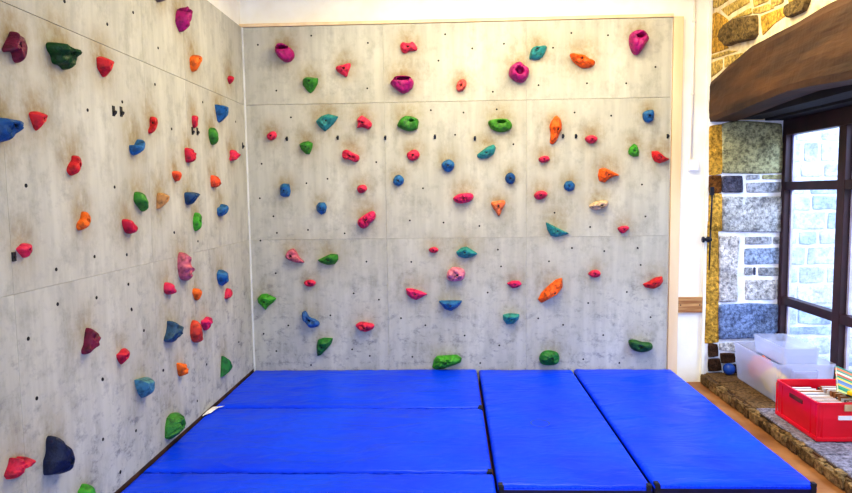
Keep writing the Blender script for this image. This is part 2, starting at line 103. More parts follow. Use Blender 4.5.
('B', 'round', 'pinkred', 0.042, None, None, [(2.977, 0.968), (3.006, 0.998), (3.05, 1.005), (3.082, 0.98), (3.07, 0.947), (3.021, 0.938)], 'small pinkish hold up and right of the orange spearhead hold'),
('B', 'facet', 'red', 0.06, None, None, [(3.447, 0.877), (3.503, 0.902), (3.551, 0.934), (3.612, 0.945), (3.62, 0.901), (3.594, 0.859), (3.541, 0.834), (3.467, 0.847)], 'red hold at the lower right edge of the back wall'),
('B', 'lumpy', 'green2', 0.06, (2.659, 0.233), None, [(2.552, 0.226), (2.579, 0.277), (2.634, 0.294), (2.709, 0.276), (2.729, 0.225), (2.709, 0.174), (2.634, 0.161), (2.572, 0.174)], 'dark green knobbly hold low, above the seam between the two right mats'),
('B', 'round', 'darkgreen2', 0.06, None, None, [(3.332, 0.375), (3.376, 0.388), (3.45, 0.367), (3.524, 0.357), (3.537, 0.311), (3.488, 0.281), (3.414, 0.279), (3.352, 0.312)], 'dark green oval hold low at the right end of back wall')]
BOLTS = {'B': [(0.135, 2.986), (0.601, 3.053), (1.089, 2.981), (0.283, 2.594), (1.076, 2.598), (0.403, 2.363), (1.752, 3.038), (1.982, 2.915), (2.251, 2.948), (1.693, 2.819), (2.155, 2.548), (1.622, 2.402), (1.903, 2.377), (2.188, 2.399), (2.82, 3.025), (2.666, 2.906), (3.127, 2.999), (3.527, 2.728), (2.544, 2.596), (2.954, 2.604), (3.284, 2.597), (2.851, 2.36), (3.161, 2.328), (0.132, 1.966), (0.71, 1.827), (0.523, 1.791), (0.105, 1.665), (0.221, 1.505), (0.247, 1.358), (0.525, 1.381), (0.849, 1.347), (1.141, 1.965), (1.829, 2.189), (2.33, 2.1), (1.545, 1.733), (1.426, 1.454), (1.721, 1.432), (2.033, 1.399), (3.429, 1.739), (2.684, 1.506), (2.99, 1.379), (3.463, 1.465), (2.835, 1.197), (3.401, 1.191), (0.225, 0.999), (0.098, 1.291), (1.037, 1.095), (0.917, 0.813), (1.141, 0.755), (0.704, 0.617), (0.323, 0.527), (0.097, 0.453), (0.207, 0.295), (0.892, 0.308), (1.049, 0.248), (0.517, 0.166), (2.193, 1.19), (1.433, 1.089), (2.22, 1.042), (2.102, 0.812), (1.334, 0.588), (1.55, 0.523), (1.897, 0.429), (2.202, 0.339), (1.43, 0.239), (2.033, 0.18), (2.835, 1.198), (3.114, 1.168), (3.399, 1.193), (2.637, 1.083), (3.428, 1.044), (3.312, 0.808), (2.979, 0.713), (2.544, 0.579), (2.762, 0.52), (3.52, 0.584), (3.112, 0.427), (2.94, 0.212), (3.255, 0.178)], 'L': [(-2.581, 2.598), (-1.926, 2.729), (-2.212, 2.59), (-1.631, 2.598), (-1.697, 2.367), (-2.099, 2.206), (-1.491, 2.121), (-0.953, 2.366), (-1.494, 2.121), (-0.254, 2.305), (-2.44, 2.118), (-2.933, 1.741), (-2.452, 1.393), (-2.765, 1.366), (-2.77, 1.208), (-2.455, 1.186), (-2.136, 1.208), (-2.226, 1.742), (-1.525, 1.458), (-1.523, 1.456), (-1.147, 1.372), (-2.136, 1.372), (-2.135, 1.208), (-2.113, 1.061), (-2.117, 1.066), (-1.987, 0.916), (-2.444, 0.764), (-1.767, 0.619), (-2.982, 1.098), (-2.953, 0.831), (-2.439, 0.761), (-2.469, 0.458), (-2.322, 0.22), (-1.086, 0.47), (-1.771, 0.62), (-0.379, 0.468), (-2.136, 0.376), (-2.322, 0.218), (-1.279, 0.262)]}
HOOKS = {'B': [(0.363, 2.182), (0.809, 2.184), (1.224, 2.177), (1.654, 2.179), (1.999, 2.159), (2.753, 2.165), (2.863, 2.163), (3.639, 2.15)], 'L': [(-2.196, 2.148), (-2.118, 2.154), (-1.163, 2.143), (-1.077, 2.148), (-0.097, 2.121)]}
RUBBLE = [('ochre', 0, [(0.065, 3.151), (-0.065, 3.145), (-0.193, 3.081), (-0.299, 3.017), (-0.301, 2.982), (-0.192, 2.981), (-0.16, 2.931), (-0.312, 2.807), (0.047, 2.835)]), ('dark', 0.05, [(-0.351, 2.983), (-0.462, 2.988), (-0.781, 2.929), (-0.795, 2.791), (-0.741, 2.772), (-0.473, 2.808), (-0.344, 2.816), (-0.21, 2.919), (-0.228, 2.965)]), ('buff', 0, [(0.061, 3.405), (-0.25, 3.278), (-0.289, 3.182), (-0.063, 3.187), (0.05, 3.219)]), ('buff', 0, [(-0.162, 3.145), (-0.453, 3.134), (-0.642, 3.084), (-0.644, 3.058), (-0.346, 3.065), (-0.297, 3.056)]), ('buff', 0, [(-0.358, 3.02), (-0.675, 3.013), (-0.695, 2.964), (-0.461, 3.001)]), ('buff', 0, [(-0.709, 3.071), (-0.941, 3.063), (-0.941, 2.984), (-0.727, 3.004)]), ('buff', 0, [(-0.711, 2.993), (-0.947, 2.963), (-1.021, 2.912), (-0.84, 2.929), (-0.718, 2.96)]), ('ochre', 0, [(-0.836, 2.91), (-1.177, 2.879), (-1.192, 2.823), (-1.027, 2.807), (-0.872, 2.766)]), ('buff', 0, [(-0.974, 3.065), (-1.158, 2.996), (-1.14, 2.913), (-0.982, 2.931)]), ('dark', 0.03, [(-1.206, 2.877), (-1.384, 2.87), (-1.467, 2.834), (-1.42, 2.782), (-1.239, 2.789)]), ('buff', 0, [(0.065, 2.821), (-0.313, 2.785), (-0.477, 2.745), (0.044, 2.786)]), ('buff', 0, [(0.062, 2.756), (-0.206, 2.743), (-0.204, 2.663), (0.028, 2.631)]), ('buff', 0, [(-0.247, 2.749), (-0.555, 2.714), (-0.59, 2.688), (-0.253, 2.662)]), ('buff', 0, [(-1.191, 3.009), (-1.378, 2.96), (-1.403, 2.881), (-1.21, 2.89)]), ('ochre', 0, [(-1.44, 2.941), (-1.688, 2.882), (-1.657, 2.82), (-1.466, 2.851)]), ('buff', 0, [(-0.316, 3.286), (-0.629, 3.199), (-0.641, 3.104), (-0.372, 3.172)])]
PIER = [('lichen', 0.01, [(4.096, 2.236), (4.213, 2.259), (4.375, 2.248), (4.578, 2.228), (4.596, 2.044), (4.599, 1.828), (4.388, 1.825), (4.112, 1.835)]), ('ochre', 0.0, [(3.983, 2.218), (4.092, 2.236), (4.102, 1.825), (3.992, 1.814)]), ('ochredark', 0.0, [(3.992, 1.806), (4.098, 1.809), (4.102, 1.659), (3.996, 1.657)]), ('slatedark', 0.01, [(4.103, 1.8), (4.27, 1.802), (4.278, 1.661), (4.106, 1.664)]), ('grey', 0, [(4.303, 1.806), (4.417, 1.808), (4.418, 1.771), (4.304, 1.769)]), ('lichen', 0, [(4.441, 1.808), (4.604, 1.806), (4.605, 1.768), (4.442, 1.771)]), ('grey', 0, [(4.313, 1.74), (4.606, 1.744), (4.609, 1.657), (4.315, 1.661)]), ('ochre', 0, [(3.996, 1.648), (4.106, 1.651), (4.114, 1.333), (3.999, 1.33)]), ('greylight', 0.01, [(4.115, 1.622), (4.61, 1.615), (4.62, 1.319), (4.123, 1.333)]), ('ochre', 0, [(3.989, 1.407), (4.08, 1.402), (4.101, 0.716), (3.992, 0.708)]), ('pale', 0.01, [(4.091, 1.284), (4.26, 1.278), (4.247, 1.004), (4.258, 0.728), (4.104, 0.724)]), ('grey', 0, [(4.313, 1.278), (4.531, 1.279), (4.533, 1.216), (4.315, 1.215)]), ('grey', 0, [(4.547, 1.275), (4.609, 1.274), (4.611, 1.216), (4.549, 1.216)]), ('greyblue', 0, [(4.312, 1.177), (4.612, 1.182), (4.616, 1.047), (4.316, 1.042)]), ('grey', 0, [(4.312, 1.016), (4.382, 1.016), (4.384, 0.948), (4.314, 0.948)]), ('slatedark', 0, [(4.387, 1.016), (4.407, 1.015), (4.409, 0.948), (4.389, 0.948)]), ('grey', 0, [(4.432, 1.015), (4.617, 1.009), (4.619, 0.942), (4.434, 0.943)]), ('pale', 0, [(4.324, 0.906), (4.575, 0.904), (4.581, 0.734), (4.328, 0.736)]), ('grey', 0, [(4.588, 0.904), (4.608, 0.904), (4.614, 0.734), (4.593, 0.734)]), ('blue', 0.015, [(4.105, 0.686), (4.358, 0.697), (4.632, 0.687), (4.634, 0.49), (4.533, 0.404), (4.117, 0.393)]), ('ochre', 0, [(3.993, 0.699), (4.101, 0.703), (4.109, 0.363), (3.988, 0.353)]), ('pale', 0, [(4.122, 0.352), (4.31, 0.361), (4.66, 0.359), (4.663, 0.288), (4.313, 0.272), (4.124, 0.29)]), ('browndark', 0.012, [(4.019, 0.353), (4.097, 0.344), (4.108, 0.237), (4.022, 0.228)]), ('browndark', 0.02, [(4.022, 0.21), (4.117, 0.219), (4.137, 0.112), (4.025, 0.103)]), ('browndark', 0.01, [(4.025, 0.085), (4.146, 0.094), (4.148, -0.004), (4.027, -0.004)]), ('browndark', 0.012, [(4.124, 0.264), (4.245, 0.263), (4.255, 0.183), (4.135, 0.174)]), ('browndark', 0.014, [(4.161, 0.157), (4.281, 0.165), (4.284, 0.076), (4.164, 0.067)]), ('browndark', 0.01, [(4.279, 0.254), (4.663, 0.271), (4.67, 0.057), (4.31, 0.058)])]
CAM = [[0.9991702860481543, 0.03850679452331728, -0.013265227249792462], [0.01002975428385732, 0.0830325726798398, 0.9964963602056822], [-0.039473326531406755, 0.995802600242491, -0.08257746570850183], [1.7845895648041656, -5.549954431557141, 1.6839386745304736]]

import bpy, bmesh, math, random
from mathutils import Vector, Matrix, noise
random.seed(7)
COL = bpy.context.scene.collection
PI = math.pi

# ------------------------------------------------------------------ helpers
def link(o, parent=None):
    COL.objects.link(o)
    if parent: o.parent = parent
    return o
def mesh_obj(name, verts, faces, material, parent=None, smooth=False, cols=None):
    me = bpy.data.meshes.new(name)
    me.from_pydata([tuple(v) for v in verts], [], faces)
    bm = bmesh.new(); bm.from_mesh(me)
    bmesh.ops.recalc_face_normals(bm, faces=bm.faces)
    bm.to_mesh(me); bm.free()
    if smooth:
        for p in me.polygons: p.use_smooth = True
    if cols:
        a = me.color_attributes.new('tone', 'FLOAT_COLOR', 'POINT')
        for i, c in enumerate(cols): a.data[i].color = (c[0], c[1], c[2], 1)
    o = bpy.data.objects.new(name, me)
    if material: me.materials.append(material)
    if parent is not None:
        o.parent = parent
    COL.objects.link(o)
    return o
def tag(o, label=None, cat=None, group=None, kind=None):
    if label: o['label'] = label
    if cat: o['category'] = cat
    if group: o['group'] = group
    if kind: o['kind'] = kind
    return o
def empty(name, loc=(0, 0, 0), label=None, cat=None, group=None, kind=None):
    o = bpy.data.objects.new(name, None); o.location = loc; o.empty_display_size = .05
    COL.objects.link(o); return tag(o, label, cat, group, kind)
class MB:
    """collects boxes, tubes and prisms into one mesh (coordinates local to the origin given)"""
    def __init__(s, org=(0, 0, 0)): s.v = []; s.f = []; s.org = Vector(org)
    def add(s, vs, fs):
        n = len(s.v); s.v += [Vector(v) - s.org for v in vs]; s.f += [[i + n for i in f] for f in fs]
    def box(s, x0, x1, y0, y1, z0, z1, b=0.0):
        if b <= 0:
            vs = [(x, y, z) for z in (z0, z1) for (x, y) in ((x0, y0), (x1, y0), (x1, y1), (x0, y1))]
            s.add(vs, [[0, 1, 2, 3], [4, 5, 6, 7], [0, 1, 5, 4], [1, 2, 6, 5], [2, 3, 7, 6], [3, 0, 4, 7]]); return
        bm = bmesh.new(); bmesh.ops.create_cube(bm, size=1)
        for v in bm.verts: v.co = Vector(((x0 + x1) / 2 + v.co.x * (x1 - x0), (y0 + y1) / 2 + v.co.y * (y1 - y0), (z0 + z1) / 2 + v.co.z * (z1 - z0)))
        bmesh.ops.bevel(bm, geom=list(bm.edges), offset=b, segments=2, affect='EDGES', profile=.6)
        bm.verts.index_update()
        s.add([v.co.copy() for v in bm.verts], [[v.index for v in f.verts] for f in bm.faces]); bm.free()
    def tube(s, a, b, r, n=12, r2=None):
        a, b = Vector(a), Vector(b); d = (b - a).normalized(); r2 = r if r2 is None else r2
        u = d.orthogonal().normalized(); w = d.cross(u); vs = []
        for (c, rr) in ((a, r), (b, r2)):
            for i in range(n):
                t = 2 * PI * i / n; vs.append(c + (u * math.cos(t) + w * math.sin(t)) * rr)
        fs = [[i, (i + 1) % n, n + (i + 1) % n, n + i] for i in range(n)] + [list(range(n)), list(range(n, 2 * n))]
        s.add(vs, fs)
    def build(s, name, material, parent=None, smooth=False):
        return mesh_obj(name, s.v, s.f, material, parent, smooth)

# ------------------------------------------------------------------ materials
def new_mat(name):
    m = bpy.data.materials.new(name); m.use_nodes = True
    nt = m.node_tree; b = nt.nodes['Principled BSDF']; return m, nt, b
def N(nt, typ, **kw):
    n = nt.nodes.new(typ)
    for k, v in kw.items(): setattr(n, k, v)
    return n
def srgb(c):
    return tuple((x / 255 / 12.92) if x / 255 <= .04045 else ((x / 255 + .055) / 1.055) ** 2.4 for x in c)
def noise_mat(name, c1, c2, scale=8, rough=.6, bump=.0, bscale=60, stretch=(1, 1, 1), detail=5, spec=.5, lo=.35, hi=.65, metal=0, coat=0, rot=(0, 0, 0)):
    m, nt, b = new_mat(name)
    tc = N(nt, 'ShaderNodeTexCoord'); mp = N(nt, 'ShaderNodeMapping'); mp.inputs['Scale'].default_value = stretch; mp.inputs['Rotation'].default_value = rot
    nt.links.new(tc.outputs['Object'], mp.inputs['Vector'])
    n = N(nt, 'ShaderNodeTexNoise'); n.inputs['Scale'].default_value = scale; n.inputs['Detail'].default_value = detail
    nt.links.new(mp.outputs[0], n.inputs['Vector'])
    r = N(nt, 'ShaderNodeValToRGB'); r.color_ramp.elements[0].position = lo; r.color_ramp.elements[1].position = hi
    r.color_ramp.elements[0].color = (*srgb(c1), 1); r.color_ramp.elements[1].color = (*srgb(c2), 1)
    nt.links.new(n.outputs['Fac'], r.inputs[0]); nt.links.new(r.outputs[0], b.inputs['Base Color'])
    b.inputs['Roughness'].default_value = rough; b.inputs['Specular IOR Level'].default_value = spec; b.inputs['Metallic'].default_value = metal
    b.inputs['Coat Weight'].default_value = coat
    if bump:
        n2 = N(nt, 'ShaderNodeTexNoise'); n2.inputs['Scale'].default_value = bscale; n2.inputs['Detail'].default_value = 4
        nt.links.new(mp.outputs[0], n2.inputs['Vector'])
        bp = N(nt, 'ShaderNodeBump'); bp.inputs['Strength'].default_value = bump; bp.inputs['Distance'].default_value = .01
        nt.links.new(n2.outputs['Fac'], bp.inputs['Height']); nt.links.new(bp.outputs[0], b.inputs['Normal'])
    return m

# climbing panel: grey-cream painted ply, vertical drips, soiling carried by a vertex attribute
def panel_material():
    m, nt, b = new_mat('painted_panel')
    tc = N(nt, 'ShaderNodeTexCoord')
    def nz(scale, st, det=6, rg=.6):
        mp = N(nt, 'ShaderNodeMapping'); mp.inputs['Scale'].default_value = st
        nt.links.new(tc.outputs['Object'], mp.inputs['Vector'])
        n = N(nt, 'ShaderNodeTexNoise'); n.inputs['Scale'].default_value = scale; n.inputs['Detail'].default_value = det; n.inputs['Roughness'].default_value = rg
        nt.links.new(mp.outputs[0], n.inputs['Vector']); return n.outputs['Fac']
    def ramp(fac, p0, c0, p1, c1):
        r = N(nt, 'ShaderNodeValToRGB'); e = r.color_ramp.elements
        e[0].position = p0; e[0].color = (*c0, 1); e[1].position = p1; e[1].color = (*c1, 1)
        nt.links.new(fac, r.inputs[0]); return r.outputs[0]
    def mix(a, bb, fac, mode='MIX'):
        x = N(nt, 'ShaderNodeMix', data_type='RGBA', blend_type=mode)
        for s, v in ((0, fac), (6, a), (7, bb)):
            if hasattr(v, 'links'): nt.links.new(v, x.inputs[s])
            else: x.inputs[s].default_value = v if s == 0 else (*v, 1)
        return x.outputs[2]
    base = ramp(nz(2.2, (1, 1, .45)), .3, srgb((184, 181, 166)), .7, srgb((206, 203, 187)))
    streak = ramp(nz(16, (1, 1, .09), 5), .36, srgb((228, 228, 228)), .62, (1, 1, 1))
    c = mix(base, streak, .6, 'MULTIPLY')
    blot = ramp(nz(7, (1, 1, .7), 8, .7), .30, srgb((205, 205, 204)), .5, (1, 1, 1))
    c = mix(c, blot, .7, 'MULTIPLY')
    at = N(nt, 'ShaderNodeAttribute'); at.attribute_name = 'tone'
    sp = N(nt, 'ShaderNodeSeparateColor'); nt.links.new(at.outputs['Color'], sp.inputs[0])
    smudge = nz(14, (1, 1, .8), 7, .7)
    def mul(a, bb):
        x = N(nt, 'ShaderNodeMath', operation='MULTIPLY'); nt.links.new(a, x.inputs[0])
        if hasattr(bb, 'links'): nt.links.new(bb, x.inputs[1])
        else: x.inputs[1].default_value = bb
        return x.outputs[0]
    sm = ramp(smudge, .38, (.4, .4, .4), .62, (1, 1, 1))
    c = mix(c, srgb((136, 108, 50)), mul(sp.outputs[0], sm))
    sc = ramp(nz(9, (1, 1, 1.6), 8, .75), .52, (0, 0, 0), .70, (1, 1, 1))
    c = mix(c, srgb((84, 84, 96)), mul(sp.outputs[1], sc))
    nt.links.new(c, b.inputs['Base Color']); b.inputs['Roughness'].default_value = .7; b.inputs['Specular IOR Level'].default_value = .25
    bp = N(nt, 'ShaderNodeBump'); bp.inputs['Strength'].default_value = .12; bp.inputs['Distance'].default_value = .004
    nt.links.new(nz(90, (1, 1, 1), 3), bp.inputs['Height']); nt.links.new(bp.outputs[0], b.inputs['Normal'])
    return m
M_PANEL = panel_material()

def tone_mat(name, rough=.9, amount=.55, scale=22, bump=.6, bscale=45):
    m, nt, b = new_mat(name)
    at = N(nt, 'ShaderNodeAttribute'); at.attribute_name = 'tone'
    tc = N(nt, 'ShaderNodeTexCoord'); n = N(nt, 'ShaderNodeTexNoise'); n.inputs['Scale'].default_value = scale; n.inputs['Detail'].default_value = 8; n.inputs['Roughness'].default_value = .7
    nt.links.new(tc.outputs['Object'], n.inputs['Vector'])
    r = N(nt, 'ShaderNodeValToRGB'); r.color_ramp.elements[0].position = .38; r.color_ramp.elements[1].position = .60
    v = 1 - amount; r.color_ramp.elements[0].color = (v, v, v, 1); r.color_ramp.elements[1].color = (1.35, 1.35, 1.3, 1)
    nt.links.new(n.outputs['Fac'], r.inputs[0])
    x = N(nt, 'ShaderNodeMix', data_type='RGBA', blend_type='MULTIPLY'); x.inputs[0].default_value = 1
    nt.links.new(at.outputs['Color'], x.inputs[6]); nt.links.new(r.outputs[0], x.inputs[7]); nt.links.new(x.outputs[2], b.inputs['Base Color'])
    b.inputs['Roughness'].default_value = rough; b.inputs['Specular IOR Level'].default_value = .2
    bp = N(nt, 'ShaderNodeBump'); bp.inputs['Strength'].default_value = bump; bp.inputs['Distance'].default_value = .012
    n2 = N(nt, 'ShaderNodeTexNoise'); n2.inputs['Scale'].default_value = bscale; n2.inputs['Detail'].default_value = 5
    nt.links.new(tc.outputs['Object'], n2.inputs['Vector']); nt.links.new(n2.outputs['Fac'], bp.inputs['Height']); nt.links.new(bp.outputs[0], b.inputs['Normal'])
    return m
M_STONE = tone_mat('rough_stone', amount=.6, scale=34, bump=.9, bscale=70)
M_STONE_OUT = tone_mat('outdoor_stone', amount=.2, scale=30, bump=.2)
M_MORTAR = noise_mat('lime_mortar', (214, 190, 140), (242, 226, 188), 12, .9, .35, 50)
M_MORTAR_IN = noise_mat('pale_mortar', (214, 214, 220), (246, 246, 250), 12, .9, .35, 50)
M_PLASTER = noise_mat('cream_plaster', (242, 236, 218), (252, 250, 238), 3, .85, .15, 30)
M_POST = noise_mat('cream_painted_wood', (228, 196, 150), (242, 216, 176), 6, .6, .05, 40, (1, 1, .15))
M_PIPE = noise_mat('white_conduit', (236, 222, 205), (246, 236, 222), 5, .5)
M_BOARD = noise_mat('bare_pine', (150, 98, 52), (206, 158, 100), 18, .7, .1, 60, (.2, 1, 2.5))
M_FLOOR = noise_mat('brown_floor', (132, 84, 42), (172, 120, 74), 5, .55, .1, 40)
M_GAP = noise_mat('dark_timber_batten', (44, 30, 22), (92, 60, 34), 6, .8)
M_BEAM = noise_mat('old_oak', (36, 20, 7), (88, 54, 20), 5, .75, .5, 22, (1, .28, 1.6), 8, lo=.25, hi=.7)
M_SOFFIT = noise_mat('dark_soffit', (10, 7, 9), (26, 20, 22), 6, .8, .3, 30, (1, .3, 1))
M_FRAME = noise_mat('dark_window_paint', (38, 16, 22), (58, 26, 34), 8, .45, .05)
M_BEAD = noise_mat('pale_glazing_bead', (190, 180, 200), (222, 216, 232), 8, .6)
M_IRON = noise_mat('black_iron', (14, 16, 26), (30, 38, 60), 20, .45, .3, 50, metal=.3)
M_HOLE = noise_mat('dark_hole', (18, 16, 16), (42, 38, 36), 60, .8)
M_STEEL = noise_mat('dark_steel_bolt', (30, 26, 26), (70, 64, 62), 60, .4, metal=.6)
M_SCRAP = noise_mat('white_paper', (226, 222, 228), (246, 244, 244), 8, .8)
M_RING = noise_mat('faded_ring_mark', (48, 78, 170), (70, 100, 190), 30, .5)
M_STRAP = noise_mat('black_webbing', (10, 10, 18), (24, 24, 40), 40, .5, .3, 80)
M_VINYLSIDE = noise_mat('shaded_navy_vinyl', (4, 8, 40), (10, 18, 70), 6, .4)  # dark blue sides, with the shade on the mat fronts put into the colour
M_RED = noise_mat('red_plastic', (222, 4, 34), (238, 10, 46), 4, .35, .04, 20)
M_PAPER = noise_mat('book_pages', (222, 220, 226), (248, 246, 246), 30, .8, .1, 90)
M_COVER = noise_mat('tan_cover', (150, 96, 60), (196, 140, 96), 12, .6)
M_COVER2 = noise_mat('white_cover', (206, 204, 214), (236, 234, 240), 12, .5)
M_COVER3 = noise_mat('dark_cover', (52, 40, 60), (84, 66, 84), 12, .5)
M_YEL = noise_mat('yellow_plastic', (236, 196, 8), (246, 214, 24), 6, .4)
M_BLACK = noise_mat('black_plastic', (12, 12, 16), (28, 28, 32), 10, .4)
M_LABELW = noise_mat('white_sticker', (232, 226, 230), (246, 242, 244), 10, .5)
M_LABELT = noise_mat('tan_card', (196, 160, 116), (214, 182, 140), 10, .6)
M_BALL = noise_mat('blue_rubber', (16, 58, 136), (28, 80, 168), 6, .4)
M_CLOTHY = noise_mat('yellow_cloth', (226, 176, 20), (248, 210, 60), 9, .8, .5, 20)
M_CLOTHR = noise_mat('pink_cloth', (206, 70, 50), (236, 140, 100), 9, .8, .5, 20)

def vinyl():
    m, nt, b = new_mat('blue_vinyl')
    tc = N(nt, 'ShaderNodeTexCoord')
    n = N(nt, 'ShaderNodeTexNoise'); n.inputs['Scale'].default_value = 1.6; n.inputs['Detail'].default_value = 4
    nt.links.new(tc.outputs['Object'], n.inputs['Vector'])
    r = N(nt, 'ShaderNodeValToRGB'); r.color_ramp.elements[0].position = .3; r.color_ramp.elements[1].position = .7
    r.color_ramp.elements[0].color = (*srgb((0, 54, 228)), 1); r.color_ramp.elements[1].color = (*srgb((0, 74, 248)), 1)
    nt.links.new(n.outputs['Fac'], r.inputs[0]); nt.links.new(r.outputs[0], b.inputs['Base Color'])
    b.inputs['Roughness'].default_value = .36; b.inputs['Specular IOR Level'].default_value = .22
    mp = N(nt, 'ShaderNodeMapping'); mp.inputs['Scale'].default_value = (1, 2.6, 1); mp.inputs['Rotation'].default_value = (0, 0, .35)
    nt.links.new(tc.outputs['Object'], mp.inputs['Vector'])
    n2 = N(nt, 'ShaderNodeTexNoise'); n2.inputs['Scale'].default_value = 2.3; n2.inputs['Detail'].default_value = 3; n2.inputs['Distortion'].default_value = .6
    nt.links.new(mp.outputs[0], n2.inputs['Vector'])
    bp = N(nt, 'ShaderNodeBump'); bp.inputs['Strength'].default_value = .6; bp.inputs['Distance'].default_value = .05
    nt.links.new(n2.outputs['Fac'], bp.inputs['Height']); nt.links.new(bp.outputs[0], b.inputs['Normal'])
    return m
M_VINYL = vinyl()

def clear_plastic():
    m, nt, b = new_mat('frosted_clear_plastic')
    b.inputs['Base Color'].default_value = (.82, .85, .98, 1); b.inputs['Roughness'].default_value = .25
    tr = N(nt, 'ShaderNodeBsdfTransparent'); tr.inputs[0].default_value = (.95, .96, 1, 1)
    tl = N(nt, 'ShaderNodeBsdfTranslucent'); tl.inputs[0].default_value = (.85, .88, 1, 1)
    mx = N(nt, 'ShaderNodeMixShader'); mx.inputs[0].default_value = .35
    nt.links.new(b.outputs[0], mx.inputs[1]); nt.links.new(tl.outputs[0], mx.inputs[2])
    m2 = N(nt, 'ShaderNodeMixShader'); m2.inputs[0].default_value = .66
    nt.links.new(mx.outputs[0], m2.inputs[1]); nt.links.new(tr.outputs[0], m2.inputs[2])
    nt.links.new(m2.outputs[0], nt.nodes['Material Output'].inputs['Surface']); return m
M_CLEAR = clear_plastic()
def glass():
    m, nt, b = new_mat('window_glass')
    tr = N(nt, 'ShaderNodeBsdfTransparent'); tr.inputs[0].default_value = (.96, .97, 1, 1)
    gl = N(nt, 'ShaderNodeBsdfGlossy'); gl.inputs['Roughness'].default_value = .05
    mx = N(nt, 'ShaderNodeMixShader'); mx.inputs[0].default_value = .05; nt.links.new(tr.outputs[0], mx.inputs[1]); nt.links.new(gl.outputs[0], mx.inputs[2])
    nt.links.new(mx.outputs[0], nt.nodes['Material Output'].inputs['Surface']); return m
M_GLASS = glass()
def striped():
    m, nt, b = new_mat('striped_print')
    tc = N(nt, 'ShaderNodeTexCoord'); sx = N(nt, 'ShaderNodeSeparateXYZ'); nt.links.new(tc.outputs['Object'], sx.inputs[0])
    mr = N(nt, 'ShaderNodeMapRange'); mr.inputs[1].default_value = 0; mr.inputs[2].default_value = .19
    nt.links.new(sx.outputs['Z'], mr.inputs[0])
    r = N(nt, 'ShaderNodeValToRGB'); cr = r.color_ramp; cr.interpolation = 'CONSTANT'
    cs = [(214, 224, 120), (20, 140, 90), (30, 160, 110), (236, 190, 60), (110, 140, 180), (90, 120, 170), (240, 200, 80), (24, 150, 100), (200, 80, 50), (240, 220, 180), (90, 150, 120), (230, 120, 60), (60, 140, 110)]
    for i, c in enumerate(cs):
        e = cr.elements[i] if i < 2 else cr.elements.new(i / len(cs))
        e.position = i / len(cs); e.color = (*srgb(c), 1)
    nt.links.new(mr.outputs[0], r.inputs[0]); nt.links.new(r.outputs[0], b.inputs['Base Color']); b.inputs['Roughness'].default_value = .5
    return m
M_STRIPE = striped()

HC = dict(maroon=(118, 20, 56), darkgreen=(18, 70, 22), red=(214, 38, 44), darkblue=(22, 78, 132), pinkred=(222, 46, 82), pinkred2=(206, 34, 66), orange=(244, 112, 20), taupe=(112, 96, 88),
 magenta=(176, 24, 112), blue=(36, 104, 158), blue2=(44, 96, 160), crimson=(200, 26, 58), green=(58, 132, 40), green2=(36, 120, 48), green3=(70, 140, 30), tan=(196, 142, 84), redorange=(236, 84, 40), redorange2=(206, 62, 42),
 navyblue=(28, 70, 110), brightgreen=(66, 158, 40), salmon=(196, 100, 116), salmon2=(226, 130, 150), slate=(44, 80, 108), hotpink=(226, 38, 98), greyteal=(84, 138, 148), navy=(20, 30, 62), teal=(48, 142, 138),
 salmonred=(226, 92, 84), orange2=(240, 100, 22), orange3=(240, 124, 70), cream=(218, 184, 146), darkgreen2=(38, 92, 34))
HM = {}
for k, c in HC.items():
    d = tuple(x * .62 for x in c); l = tuple(min(255, x * 1.0) for x in c)
    HM[k] = noise_mat('hold_' + k, d, l, 30, .5, .45, 110, spec=.4, lo=.3, hi=.55)

# ------------------------------------------------------------------ room dimensions (metres)
XR, ZT, Z1, Z2 = 3.66, 3.134, 2.474, 1.297
MT = .13
YB = .02                                   # plaster plane behind the climbing panels
ROOM_H, YREAR, XW = 3.62, -7.2, 3.99

def structure(name, mb_or_obj, material=None, parent=None):
    o = mb_or_obj.build(name, material, parent) if isinstance(mb_or_obj, MB) else mb_or_obj
    o['kind'] = 'structure'; return o
b = MB(); b.box(-.2, 4.7, YREAR - .1, .3, -.1, 0); structure('floor', b, M_FLOOR)
b = MB(); b.box(-.2, 4.9, YREAR - .1, .3, ROOM_H, ROOM_H + .1); structure('ceiling', b, M_PLASTER)
b = MB(); b.box(-.2, -.02, YREAR, YB, 0, ROOM_H); structure('wall_left', b, M_PLASTER)
b = MB(); b.box(-.2, XW, YB, .3, 0, ROOM_H); structure('wall_back', b, M_PLASTER)
b = MB(); b.box(-.2, 4.7, YREAR - .1, YREAR, 0, ROOM_H); structure('wall_rear', b, M_PLASTER)

# ------------------------------------------------------------------ climbing panels
def stain(w, a, z):
    s = 0.
    for h in HOLDS:
        if h[0] != w: continue
        pts = h[6]; cx = sum(p[0] for p in pts) / len(pts); top = max(p[1] for p in pts); bot = min(p[1] for p in pts); cz = top * .75 + bot * .25
        da = (a - cx); dz = (z - cz - .01)
        if abs(da) > .3 or abs(dz) > .3: continue
        rr = .045 + (max(p[0] for p in pts) - min(p[0] for p in pts)) * .35
        if w == 'L': rr *= 1.2
        d = math.sqrt((da / rr) ** 2 + (dz / (rr * 1.15)) ** 2)
        s = max(s, .85 * math.exp(-d * d * .7))
    return s * (.45 + .55 * min(1, max(0, (z - .6) / 1.6)))
def scuff(w, a, z):
    n = noise.fractal(Vector((a * 1.3, z * 1.7, 3 if w == 'B' else 9)), 1, 2, 3)
    low = max(0, 1 - z / 1.5)
    return min(1, max(0, .10 + .3 * n) + low * .8)
WALLS = dict(B=empty('climbing_wall', (0, 0, 0), 'pale grey climbing wall of bolted panels facing the viewer, behind the mats', 'climbing wall'),
    L=empty('climbing_wall', (0, 0, 0), 'pale grey climbing wall of bolted panels running along the left side', 'climbing wall'))
